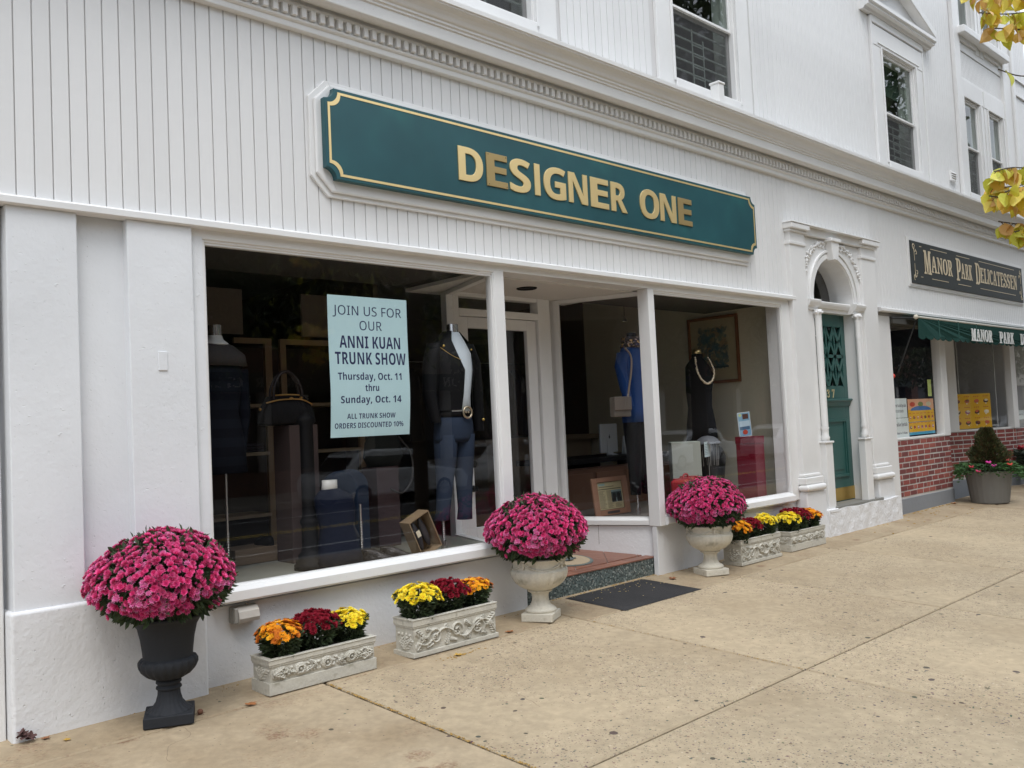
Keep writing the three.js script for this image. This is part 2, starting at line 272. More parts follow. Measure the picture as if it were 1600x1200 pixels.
  const cprof = [[-0.01, 4.150], [0.035, 4.150], [0.042, 4.156], [0.042, 4.192], [0.052, 4.196], [0.060, 4.205], [0.060, 4.216], [0.050, 4.226], [0.045, 4.228], [0.045, 4.352], [0.055, 4.356], [0.064, 4.345], [0.085, 4.332], [0.115, 4.330], [0.150, 4.336], [0.150, 4.331], [0.176, 4.331], [0.180, 4.336], [0.180, 4.418], [0.192, 4.424], [0.192, 4.440], [0.205, 4.446], [0.205, 4.462], [0.216, 4.468], [0.222, 4.474], [0.232, 4.497], [0.250, 4.520], [0.276, 4.536], [0.292, 4.541], [0.292, 4.548], [0.304, 4.554], [0.306, 4.586], [-0.01, 4.65]];
  obj('moulding', prof(cprof, XL, XR), W.trim, corn);
  const dg = done(bx(-0.0185, 0.0185, 4.226, 4.290, 0.04, 0.082, 0.003)), farD = [];
  for (let i = -20; ; i++) { const x = 3.174 + i * 0.0697; if (x > XR) break; if (x < 9.2) { const m = obj('dentil', dg, W.trim, corn); m.position.x = x; } else { const g = dg.clone(); g.translate(x, 0, 0); farD.push(g); } }
  kind(obj('dentil_row', farD, W.trim, corn, true), 'stuff');
  obj('dentil_band', bx(XL, XR, 4.29, 4.315, 0.03, 0.072, 0.004), W.trim, corn);
  obj('stub_post', [bx(7.70, 7.80, 4.56, 4.80, 0.17, 0.27, 0.008), bx(7.69, 7.81, 4.80, 4.825, 0.16, 0.28, 0.01)], W.trim, B);
  obj('wall_vent', [bx(14.38, 14.59, 4.915, 5.07, 0.0, 0.03, 0.006), ...[0, 1, 2, 3].map((i) => prof([[0.03, 4.925 + i * 0.035], [0.055, 4.922 + i * 0.035], [0.03, 4.95 + i * 0.035]], 14.39, 14.58))], W.trim, B);
}

// ---------------------------------------------------------------- upper windows
const screenMat = new THREE.MeshStandardMaterial({ color: new THREE.Color().setRGB(0.05, 0.05, 0.05), roughness: 0.9, transparent: true, opacity: 0.52 });
function sashWindow(parent, x0, x1, y0, ym, y1, grille, blind, cw = 0.28) {
  const w = group('window', parent);
  obj('casing', [bx(x0 - cw, x0 - 0.02, y0 - 0.26, y1 + 0.02, -0.012, 0.028, 0.006), bx(x1 + 0.02, x1 + cw, y0 - 0.26, y1 + 0.02, -0.012, 0.028, 0.006), bx(x0 - cw - 0.004, x1 + cw + 0.004, y1 + 0.02, y1 + 0.3, -0.012, 0.034, 0.006), bx(x0 - 0.02, x1 + 0.02, y0 - 0.20, y0 - 0.02, -0.05, 0.05, 0.01), bx(x0 - 0.055, x0 - 0.02, y0 - 0.05, y1 + 0.03, 0.028, 0.045, 0.006), bx(x1 + 0.02, x1 + 0.055, y0 - 0.05, y1 + 0.03, 0.028, 0.045, 0.006)], W.trim, w);
  const sash = (a, b, z, rail = 0.04) => [bx(x0, x0 + 0.035, a, b, z - 0.03, z, 0.004), bx(x1 - 0.035, x1, a, b, z - 0.03, z, 0.004), bx(x0 + 0.035, x1 - 0.035, a, a + rail, z - 0.03, z, 0.004), bx(x0 + 0.035, x1 - 0.035, b - 0.035, b, z - 0.03, z, 0.004)];
  obj('jamb', [bx(x0 - 0.02, x0, y0 - 0.02, y1 + 0.02, -0.14, 0.0), bx(x1, x1 + 0.02, y0 - 0.02, y1 + 0.02, -0.14, 0.0), bx(x0 - 0.02, x1 + 0.02, y1, y1 + 0.02, -0.14, 0.0), bx(x0 - 0.02, x1 + 0.02, y0 - 0.02, y0, -0.14, 0.0)], W.trim, w);
  obj('lower_sash', sash(y0, ym, -0.06), W.trim, w); obj('pane', quadXY(x0 + 0.03, x1 - 0.03, y0 + 0.03, ym - 0.03, -0.075), tintGlass, w);
  obj('upper_sash', sash(ym - 0.012, y1, -0.02, 0.028), W.trim, w); obj('pane', quadXY(x0 + 0.03, x1 - 0.03, ym, y1 - 0.03, -0.04), tintGlass, w);
  if (grille) { const g = [], xm = (x0 + x1) / 2, s = 0.09, wd = 0.018; for (let i = 1; i <= 5; i++) { const y = y0 + 0.04 + i * (ym - y0 - 0.16) / 5.2; g.push(bx(x0 + 0.035, x1 - 0.035, y, y + 0.016, -0.10, -0.085)); } g.push(bx(xm - s - wd, xm - s, y0 + 0.04, ym - 0.12, -0.084, -0.078), bx(xm + s, xm + s + wd, y0 + 0.04, ym - 0.2, -0.084, -0.078)); for (let i = 1; i <= 4; i++) { const y = y0 + 0.04 + i * (ym - y0 - 0.16) / 5.2 - 0.03; g.push(bx(xm - s, xm + s, y, y + 0.012, -0.0845, -0.079)); } obj('window_guard', g, M([0.62, 0.62, 0.62], 0.5), w); }
  if (grille) obj('screen', quadXY(x0 + 0.002, x1 - 0.002, y0 + 0.002, ym - 0.002, -0.052), screenMat, w);
  obj('blind', bx(x0 - 0.01, x1 + 0.01, blind, y1 + 0.02, -0.235, -0.22), M([0.045, 0.075, 0.06], 0.9), w);
  return w;
}
for (const [i, [a, b]] of upWin.entries()) sashWindow(B, a, b, WY0, WYM + (i === 3 ? -0.07 : 0), WY1, i !== 0, [6.0, 6.0, 6.1, 5.95, 6.3, 6.3][i], i > 3 ? 0.175 : 0.28);
for (const [a, b] of upper2) sashWindow(B, a, b, 7.52, 8.25, 8.98, false, 8.7, 0.175);
{ // pediment over the fourth window
  const p = group('window_pediment', B);
  for (const x of [11.86, 13.545]) obj('side_board', bx(x, x + 0.045, 4.66, 6.78, -0.012, 0.04, 0.006), W.trim, p);
  obj('frieze', [bx(11.88, 13.57, 6.70, 6.80, 0.0, 0.045, 0.006), bx(12.05, 13.4, 6.44, 6.455, 0.03, 0.045)], W.trim, p);
  obj('cornice', prof([[0, 6.8], [0.06, 6.8], [0.08, 6.83], [0.13, 6.84], [0.13, 6.87], [0.16, 6.88], [0.16, 6.93], [0, 6.94]], 11.62, 13.83), W.trim, p);
  for (const s of [-1, 1]) { const sh = new THREE.Shape([[0, 0], [1.2, 0], [1.2, 0.1], [0, 0.1]].map((q) => new THREE.Vector2(...q))); const g = new THREE.ExtrudeGeometry(sh, { depth: 0.15, bevelEnabled: true, bevelSize: 0.01, bevelThickness: 0.01, bevelSegments: 1 }); if (s > 0) g.rotateZ(0.37); else { g.translate(-1.2, 0, 0); g.rotateZ(-0.37); } g.translate(s > 0 ? 11.64 : 13.81, 6.94, 0); obj('raking_cornice', g, W.trim, p); }
  const tri = new THREE.Shape([[11.7, 6.93], [13.75, 6.93], [12.725, 7.36]].map((q) => new THREE.Vector2(...q)));
  const tg = new THREE.ExtrudeGeometry(tri, { depth: 0.03, bevelEnabled: false }); obj('tympanum', tg, W.siding, p);
}

// ---------------------------------------------------------------- dress-shop front
{
  const f = group('shop_front', B);
  // head board and stepped frame heads
  obj('head_board', [bx(2.31, 9.29, 2.70, 2.744, -0.2, 0.0), bx(9.13, 9.302, 0.5, 2.70, -0.2, 0.0, 0.004)], W.trim, f);
  const frame = (x0, x1) => [prof([[0, 2.70], [0, 2.688], [-0.012, 2.682], [-0.012, 2.672], [-0.02, 2.668], [-0.02, 2.656], [-0.055, 2.655], [-0.055, 2.70]], x0, x1), prof([[-0.055, 0.595], [-0.024, 0.592], [-0.02, 0.585], [0.0, 0.580], [0.02, 0.566], [0.035, 0.558], [0.038, 0.505], [0.03, 0.492], [-0.055, 0.478]], x0, x1), bx(x0, x0 + 0.022, 0.592, 2.657, -0.055, -0.012, 0.003), bx(x1 - 0.022, x1, 0.592, 2.657, -0.055, -0.012, 0.003), bx(x0 - 0.004, x0 + 0.012, 0.585, 2.68, -0.055, -0.002, 0.003), bx(x1 - 0.012, x1 + 0.004, 0.585, 2.68, -0.055, -0.002, 0.003)];
  obj('window_frame', frame(2.388, 4.765), W.trim, f); obj('window_frame', frame(6.80, 9.14), W.trim, f);
  obj('window_pane', quadXY(2.40, 4.75, 0.58, 2.67, -0.035), glass, f); obj('window_pane', quadXY(6.81, 9.125, 0.58, 2.67, -0.035), glass, f);
  obj('window_wall', [bx(6.80, 9.30, -0.2, 0.478, -0.2, -0.05, 0.006)], W.plinth, f);
  obj('entrance_post', bx(4.765, 4.872, 0.48, 2.70, -0.10, 0.004, 0.006), W.trim, f);
  obj('entrance_post', [bx(6.715, 6.80, 0.48, 2.70, -0.125, 0.004, 0.006)], W.trim, f);
  // splayed sides of the entrance: low wall, sill, glass, jamb
  const side = (xa, za, xb, zb, k) => {                     // k: which way local z faces the entrance
    const L = Math.hypot(xb - xa, zb - za), ang = Math.atan2(-(zb - za), xb - xa), put = (g) => { g = merge(g); g.rotateY(ang); g.translate(xa, 0, za); return g; };
    const b = (x0, x1, y0, y1, e0, e1, r = 0) => bx(x0, x1, y0, y1, Math.min(k * e0, k * e1), Math.max(k * e0, k * e1), r);
    obj('side_wall', put(b(-0.02, L + 0.12, 0, 0.478, -0.08, 0.0)), W.plinth, f);
    obj('side_sill', put(prof([[-0.09, 0.479], [0.03, 0.488], [0.032, 0.53], [0.0, 0.548], [-0.03, 0.556], [-0.09, 0.556]].map(([z, y]) => [k * z, y]), 0.0, L)), W.trim, f);
    obj('side_pane', put(quadXY(0, L, 0.55, 2.67, -0.04 * k)), glass, f);
    obj('side_jamb', put([b(L - 0.015, L + 0.035, 0.53, 2.69, -0.07, -0.01, 0.004), b(L + 0.035, L + 0.075, 0.48, 2.69, -0.07, -0.025, 0.004), b(L + 0.075, L + 0.12, 0.48, 2.69, -0.07, -0.012, 0.004)]), W.trim, f);
    obj('side_head', put(b(0, L, 2.655, 2.688, -0.07, -0.005)), W.trim, f);
  };
  side(6.765, -0.10, 6.44, -0.93, -1);
  side(4.84, -0.10, 5.12, -0.93, 1);
  obj('side_wall', bx(6.72, 6.83, -0.1, 0.478, -0.10, -0.045, 0.006), W.plinth, f);
  // soffit of the entrance, downlight
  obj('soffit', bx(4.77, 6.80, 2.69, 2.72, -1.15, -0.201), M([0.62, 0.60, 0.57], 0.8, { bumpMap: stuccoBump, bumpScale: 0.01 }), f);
  const dl = group('ceiling_downlight', B, 5.61, 2.688, -0.485); obj('rim', (() => { const g = new THREE.TorusGeometry(0.085, 0.008, 8, 32); g.rotateX(Math.PI / 2); return g; })(), black, dl); obj('baffle', lathe([[0, 0.001], [0.082, -0.001]], 24), black, dl);
  // door in the back of the entrance
  const d = group('shop_door', B), dz = -0.95, dx0 = 5.185, dx1 = 6.175, dt = 2.475, db = 0.32;
  obj('frame', [bx(5.10, 5.18, 0.2, 2.69, dz - 0.08, dz + 0.03, 0.006), bx(6.18, 6.27, 0.2, 2.69, dz - 0.08, dz + 0.03, 0.006), bx(6.27, 6.36, 0.2, 2.69, dz - 0.08, dz + 0.012, 0.004), bx(5.18, 6.18, 2.48, 2.545, dz - 0.08, dz + 0.03, 0.006), bx(5.18, 6.18, 2.655, 2.69, dz - 0.08, dz + 0.02)], W.trim, d);
  obj('transom_pane', quadXY(5.18, 6.18, 2.54, 2.66, dz - 0.03), glass, d);
  obj('stile', [bx(dx0, dx0 + 0.12, db, dt, dz - 0.05, dz - 0.005, 0.004), bx(dx1 - 0.125, dx1, db, dt, dz - 0.05, dz - 0.005, 0.004)], W.trim, d);
  obj('rail', [bx(dx0 + 0.12, dx1 - 0.125, dt - 0.1, dt, dz - 0.05, dz - 0.005, 0.004), bx(dx0 + 0.12, dx1 - 0.125, db, db + 0.26, dz - 0.05, dz - 0.005, 0.004)], W.trim, d);
  obj('pane', quadXY(dx0 + 0.12, dx1 - 0.125, db + 0.26, dt - 0.1, dz - 0.03), glass, d);
  obj('handle', [rod([5.27, 1.15, dz + 0.0], [5.27, 1.15, dz + 0.05], 0.035, 0.03, 16), rod([5.27, 1.36, dz], [5.27, 1.36, dz + 0.03], 0.03, 0.028, 16), bx(5.245, 5.295, 1.42, 1.53, dz - 0.005, dz + 0.02, 0.005), rod([5.28, 0.93, dz], [5.28, 0.93, dz + 0.04], 0.03, 0.025, 16)], black, d);
  obj('threshold', bx(5.10, 6.36, 0.2, 0.315, dz - 0.06, dz + 0.04, 0.008), M([0.4, 0.4, 0.4], 0.4, { metalness: 1 }), d);
  // raised platform: mosaic riser, terracotta tiles, medallion
  const pf = group('entrance_platform', B), py = (z) => 0.198 + 0.075 * (-0.11 - z);
  obj('core', (() => { const g = prof([[-0.118, -0.1], [-0.118, 0.186], [-1.0, 0.252], [-1.0, -0.1]], 5.0, 6.85); return g; })(), M([0.42, 0.41, 0.38], 0.9), pf);
  const tg = done(bx(-0.5, 0.5, -0.5, 0.5, -0.5, 0.5)), mosaic = new THREE.InstancedMesh(tg, new THREE.MeshStandardMaterial({ color: 0xffffff, roughness: 0.3 }), 150 * 16), mt = new THREE.Matrix4(), r = rng(5), col = new THREE.Color(); let n = 0;
  for (let i = 0; i < 143; i++) for (let j = 0; j < 15; j++) { const x = 5.0 + 0.013 * i, y = 0.006 + 0.013 * j; if (x > 6.845) continue; mt.makeScale(0.0112, 0.0112, 0.006).setPosition(x + 0.0065, y, -0.118 + 0.003 * (0.6 + 0.4 * r())); mosaic.setMatrixAt(n, mt); const q = r(), v = 0.25 + 0.75 * r(); col.setRGB(0.17 * v + (q > 0.86 ? 0.2 : 0), 0.215 * v + (q > 0.86 ? 0.19 : 0), 0.205 * v + (q > 0.86 ? 0.17 : 0)); mosaic.setColorAt(n++, col); }
  mosaic.count = n; mosaic.name = 'mosaic_tiles'; mosaic.castShadow = mosaic.receiveShadow = true; kind(mosaic, 'stuff'); pf.add(mosaic);
  const terra = [0, 1, 2].map((i) => M([0.20 + 0.03 * i, 0.085 + 0.012 * i, 0.055 + 0.006 * i], 0.4, { bumpMap: roughBump, bumpScale: 0.002 }));
  const clip = (poly, inside, cut) => { const o = []; poly.forEach((p, i) => { const q = poly[(i + 1) % poly.length], a = inside(p), b = inside(q); if (a >= 0) o.push(p); if (a * b < 0) { const t = a / (a - b); o.push([p[0] + (q[0] - p[0]) * t, p[1] + (q[1] - p[1]) * t]); } }); return o; };
  const tile = (poly, h, mat) => { if (poly.length < 3) return; const s = new THREE.Shape(poly.map(([x, z]) => new THREE.Vector2(x, -z))); const g = new THREE.ExtrudeGeometry(s, { depth: 0.008, bevelEnabled: true, bevelSize: 0.002, bevelThickness: 0.002, bevelSegments: 1 }); g.rotateX(-Math.PI / 2); const p = g.attributes.position; for (let i = 0; i < p.count; i++) p.setY(i, p.getY(i) + py(p.getZ(i)) - 0.012 + h); g.computeVertexNormals(); obj('floor_tile', g, mat, pf); };
  for (let i = 0; i < 8; i++) tile([[5.0 + i * 0.231, -0.108], [5.225 + i * 0.231, -0.108], [5.225 + i * 0.231, -0.2], [5.0 + i * 0.231, -0.2]], 0, terra[i % 3]);
  const T = 0.30; for (let i = -8; i < 8; i++) for (let j = -8; j < 8; j++) { const c = 0.7071 * T, cx = 5.9 + (i + j) * c, cz = -0.55 + (i - j) * c, e = 0.206; let p = [[cx - e, cz], [cx, cz + e], [cx + e, cz], [cx, cz - e]]; p = clip(p, (q) => q[0] - 5.0); p = clip(p, (q) => 6.84 - q[0]); p = clip(p, (q) => -0.235 - q[1]); p = clip(p, (q) => q[1] + 0.93); tile(p, 0, terra[(i * 3 + j + 30) % 3]); }
  const ring = (r0, r1, mat, name, h) => { const g = new THREE.CylinderGeometry(r1, r1, 0.006, 48); g.rotateX(0); g.rotateX(0.075); g.translate(5.98, py(-0.55) + h, -0.55); obj(name, g, mat, pf); };
  ring(0, 0.27, M([0.13, 0.16, 0.15], 0.5), 'medallion_ring', 0.002); ring(0, 0.24, M([0.42, 0.33, 0.22], 0.6, { bumpMap: roughBump, bumpScale: 0.003 }), 'medallion', 0.005);
  obj('medallion_leaf', [0, 1, 2, 3, 4].map((i) => ball(5.98 + 0.08 * Math.cos(i * 1.2 + 0.4), py(-0.55) + 0.011, -0.55 + 0.06 * Math.sin(i * 1.2 + 0.4), 0.06, 0.003, 0.04)), M([0.1, 0.12, 0.12], 0.6), pf);
}

// ---------------------------------------------------------------- arched doorway with door 137
let numbered137;
{
  const a = group('door_surround', B), cx = 10.36, R = 0.515, sp = 2.80;
  // wall plate with the arched opening
  const sh = new THREE.Shape([[9.62, 0.2], [9.62, 3.52], [11.10, 3.52], [11.10, 0.2], [cx + R, 0.2], [cx + R, sp]].map((q) => new THREE.Vector2(...q)));
  for (let i = 1; i < 28; i++) { const t = (i / 28) * Math.PI; sh.lineTo(cx + R * Math.cos(t), sp + R * Math.sin(t)); }
  sh.lineTo(cx - R, sp); sh.lineTo(cx - R, 0.2);
  const wall = new THREE.ExtrudeGeometry(sh, { depth: 0.30, bevelEnabled: true, bevelSize: 0.005, bevelThickness: 0.005, bevelSegments: 1 }); wall.translate(0, 0, -0.29);
  obj('arch_wall', wall, W.trim, a);
  // archivolt mouldings
  const arc = (r, w, z, d) => { const s = new THREE.Shape(); s.absarc(cx, sp, r + w, 0, Math.PI, false); s.absarc(cx, sp, r, Math.PI, 0, true); const g = new THREE.ExtrudeGeometry(s, { depth: d, bevelEnabled: true, bevelSize: 0.006, bevelThickness: 0.006, bevelSegments: 2, curveSegments: 36 }); g.translate(0, 0, z); return g; };
  obj('archivolt', [arc(R + 0.01, 0.05, 0.016, 0.008), arc(R + 0.085, 0.022, 0.02, 0.014)], W.trim, a);
  const ks = new THREE.Shape([[cx - 0.10, 3.54], [cx + 0.10, 3.54], [cx + 0.055, 3.29], [cx - 0.055, 3.29]].map((q) => new THREE.Vector2(...q)));
  const kg = new THREE.ExtrudeGeometry(ks, { depth: 0.08, bevelEnabled: true, bevelSize: 0.006, bevelThickness: 0.006, bevelSegments: 1 }); kg.translate(-0.06, 0, 0.02);
  obj('keystone', [kg, bx(cx - 0.19, cx + 0.07, 3.50, 3.545, 0.0, 0.125, 0.01)], W.trim, a);
  // pilasters with capitals and bases
  const pilGeo = (x0, x1) => [bx(x0, x1, 0.70, 3.40, -0.01, 0.055, 0.006), bx(x0 - 0.012, x1 + 0.012, 3.385, 3.425, -0.01, 0.07, 0.008), bx(x0 + 0.004, x1 - 0.004, 3.425, 3.53, -0.01, 0.06), bx(x0 - 0.02, x1 + 0.03, 3.53, 3.56, -0.01, 0.085, 0.008), bx(x0 - 0.035, x1 + 0.045, 3.56, 3.625, -0.01, 0.115, 0.012),
    bx(x0 - 0.012, x1 + 0.012, 0.74, 0.78, -0.01, 0.075, 0.016), bx(x0 - 0.03, x1 + 0.03, 0.66, 0.74, -0.01, 0.10, 0.012), bx(x0 - 0.05, x1 + 0.05, 0.585, 0.66, -0.01, 0.135, 0.035)];
  obj('pilaster', pilGeo(9.30, 9.64), W.trim, a); obj('pilaster', pilGeo(11.07, 11.46), W.trim, a);
  obj('lintel', [bx(9.58, 11.12, 3.53, 3.625, -0.01, 0.06, 0.006), bx(9.26, 11.52, 3.625, 3.64, -0.01, 0.122, 0.006)], W.trim, a);
  obj('pilaster_base', bx(9.28, 9.72, -0.15, 0.585, -0.1, 0.095, 0.02), W.plinth, a); obj('pilaster_base', bx(11.10, 11.55, -0.15, 0.585, -0.1, 0.09, 0.02), W.plinth, a);
  // carved foliage in the spandrels
  const leafy = []; const rr = rng(12);
  for (const s of [-1, 1]) for (let i = 0; i < 30; i++) { const t = (0.50 - (i / 30) * 0.40) * Math.PI, rad = R + 0.19 + 0.06 * rr() + (i % 3) * 0.015, x = cx + s * rad * Math.cos(t) * (i < 4 ? 1.2 : 1) + s * 0.02, y = sp + rad * Math.sin(t) + 0.01; if (Math.abs(x - cx) < 0.15) continue; const g = ball(0, 0, 0, 0.018 + 0.022 * rr(), 0.010 + 0.012 * rr(), 0.016, 8); g.rotateZ(rr() * 3.1); g.translate(x, Math.min(y, 3.49), 0.024); leafy.push(g); if (i % 3 === 0) { const tg = new THREE.TorusGeometry(0.03, 0.008, 6, 16, 4.6); tg.rotateZ(rr() * 6); tg.translate(x + s * 0.02, Math.min(y, 3.46), 0.026); leafy.push(tg); } }
  obj('carved_foliage', leafy, W.trim, a);
  // transom shelf between door and fanlight
  const tp = (z) => [[-0.2, 2.665], [z - 0.05, 2.665], [z - 0.045, 2.70], [z - 0.02, 2.712], [z, 2.75], [z + 0.006, 2.775], [z, 2.785], [-0.2, 2.80]];
  obj('transom_shelf', [prof(tp(0.0), cx - R + 0.005, cx + R - 0.005), prof(tp(0.085).map(([z, y]) => [z, y - 0.002]), 9.645, 9.90), prof(tp(0.085).map(([z, y]) => [z, y - 0.002]), 10.80, 11.068)], W.trim, a);
  // engaged colonnettes on plinths
  for (const x of [9.86, 10.86]) {
    obj('colonnette', [lathe([[0.0, 2.665], [0.05, 2.665], [0.055, 2.63], [0.036, 2.60], [0.040, 2.58], [0.034, 2.56], [0.034, 2.37], [0.040, 2.362], [0.034, 2.35], [0.036, 1.30], [0.05, 1.28], [0.038, 1.25], [0.036, 1.20], [0.052, 1.17], [0.045, 1.13], [0.0, 1.12]], 20).translate(x, 0, 0.05), ...[0, 1, 2, 3, 4, 5].map((i) => ball(x + 0.052 * Math.cos(i), 2.63, 0.05 + 0.052 * Math.sin(i), 0.016))], W.trim, a);
    obj('colonnette_plinth', [bx(x - 0.07, x + 0.10, 0.34, 1.10, 0.0, 0.085, 0.006), bx(x - 0.085, x + 0.115, 1.10, 1.125, 0.0, 0.10, 0.008), bx(x + 0.08, x + 0.12, 1.125, 2.665, 0.0, 0.04, 0.01)], W.trim, a);
  }
  obj('fanlight', (() => { const s = new THREE.Shape(); s.absarc(cx, sp, R, 0, Math.PI, false); const g = new THREE.ShapeGeometry(s, 32); g.translate(0, 0, -0.19); return g; })(), glass, a);
  obj('hall_wall', [bx(9.52, 11.5, 0.2, 3.28, -2.4, -2.38), bx(11.1, 11.12, 0.2, 3.28, -2.38, -0.3)], M([0.10, 0.10, 0.095], 0.9), a);
  // the door itself: lattice of chamfered bars, panel, shelf, number, kick plate
  const d = group('panelled_door', B), z = -0.13, x0 = 9.83, x1 = 10.90, lx0 = 9.95, lx1 = 10.775, ly0 = 1.78, ly1 = 2.51;
  obj('leaf', [bx(x0, lx0, 0.36, 2.68, z - 0.05, z, 0.004), bx(lx1, x1, 0.36, 2.68, z - 0.05, z, 0.004), bx(lx0, lx1, ly1, 2.68, z - 0.05, z, 0.004), bx(lx0, lx1, 0.36, ly0, z - 0.05, z, 0.004)], doorGreen, d);
  const bars = [], my = (ly0 + ly1) / 2, n2 = 4, cw = (lx1 - lx0) / 2;
  const bar = (p, q, w = 0.03) => { const L = Math.hypot(q[0] - p[0], q[1] - p[1]); const s = new THREE.Shape([[-w, -0.028], [0, 0.012], [w, -0.028]].map((v) => new THREE.Vector2(...v))); const g = new THREE.ExtrudeGeometry(s, { depth: L, bevelEnabled: false }); g.rotateX(-Math.PI / 2); g.rotateX(0); const h = g; /* length along +y, section x/z */ h.rotateZ(Math.atan2(q[1] - p[1], q[0] - p[0]) - Math.PI / 2); h.translate(p[0], p[1], z - 0.02); bars.push(h); };
  for (let i = 0; i < 2; i++) for (let j = 0; j < 2; j++) { const u0 = lx0 + i * cw, u1 = u0 + cw, v0 = j ? my : ly0, v1 = j ? ly1 : my, um = (u0 + u1) / 2, vm = (v0 + v1) / 2; bar([u0, v0], [um, v1]); bar([um, v1], [u1, v0]); bar([um, v0], [um, v1], 0.014); bar([um, v0], [u0, v1], 0.02); bar([um, v0], [u1, v1], 0.02); }
  bar([lx0, my], [lx1, my], 0.02); bar([lx0 + cw, ly0], [lx0 + cw, ly1], 0.02);
  obj('lattice', bars.map((g) => { return g; }), doorGreen, d);
  obj('pane', quadXY(lx0, lx1, ly0, ly1, z - 0.045), glass, d);
  obj('shelf', prof([[z, 1.62], [z + 0.05, 1.615], [z + 0.055, 1.60], [z + 0.03, 1.58], [z + 0.015, 1.53], [z, 1.52]], x0 + 0.02, x1 - 0.01), doorGreen, d);
  const fr = (e, zz, w) => [bx(x0 + e, x0 + e + w, 0.66, 1.37, z, zz, 0.004), bx(x1 - e - w, x1 - e, 0.66, 1.37, z, zz, 0.004), bx(x0 + e + w, x1 - e - w, 1.37 - w, 1.37, z, zz, 0.004), bx(x0 + e + w, x1 - e - w, 0.66, 0.66 + w, z, zz, 0.004)];
  obj('panel', [...fr(0.14, z + 0.022, 0.035), ...fr(0.185, z + 0.012, 0.025), bx(x0 + 0.26, x1 - 0.26, 0.75, 1.28, z, z + 0.01, 0.004)], doorGreen, d);
  obj('kick_plate', bx(x0 + 0.03, x1 - 0.008, 0.375, 0.53, z, z + 0.006, 0.002), brass, d);
  // raised step of rough render with a bluestone slab
  const st = group('door_step', B);
  const sg = new THREE.BoxGeometry(1.95, 0.45, 0.45, 60, 14, 10); { const p = sg.attributes.position, q = (x, y, z) => Math.sin(x * 21 + y * 13) * Math.cos(y * 27 - z * 17) * 0.004 + (vnoise(x * 18 + 50, y * 18 + 50, 1000, 5) - 0.5) * 0.008; for (let i = 0; i < p.count; i++) { const x = p.getX(i), y = p.getY(i), zz = p.getZ(i); p.setXYZ(i, x + (Math.abs(x) > 0.97 ? q(y, zz, x) : 0), y + (y > 0.22 ? 0.006 * Math.sin(x * 9) : 0), zz + (zz > 0.22 ? q(x, y, zz) : 0)); } sg.computeVertexNormals(); sg.translate(10.66, 0.11, -0.10); }
  obj('riser', [sg, bx(9.70, 9.93, 0.30, 0.345, -0.05, 0.13, 0.012)], W.render, st);
  obj('slab', bx(9.935, 11.15, 0.325, 0.362, -0.32, 0.115, 0.008), M([0.19, 0.185, 0.165], 0.8, { bumpMap: roughBump, bumpScale: 0.006 }), st);
  numbered137 = [d, z];
}

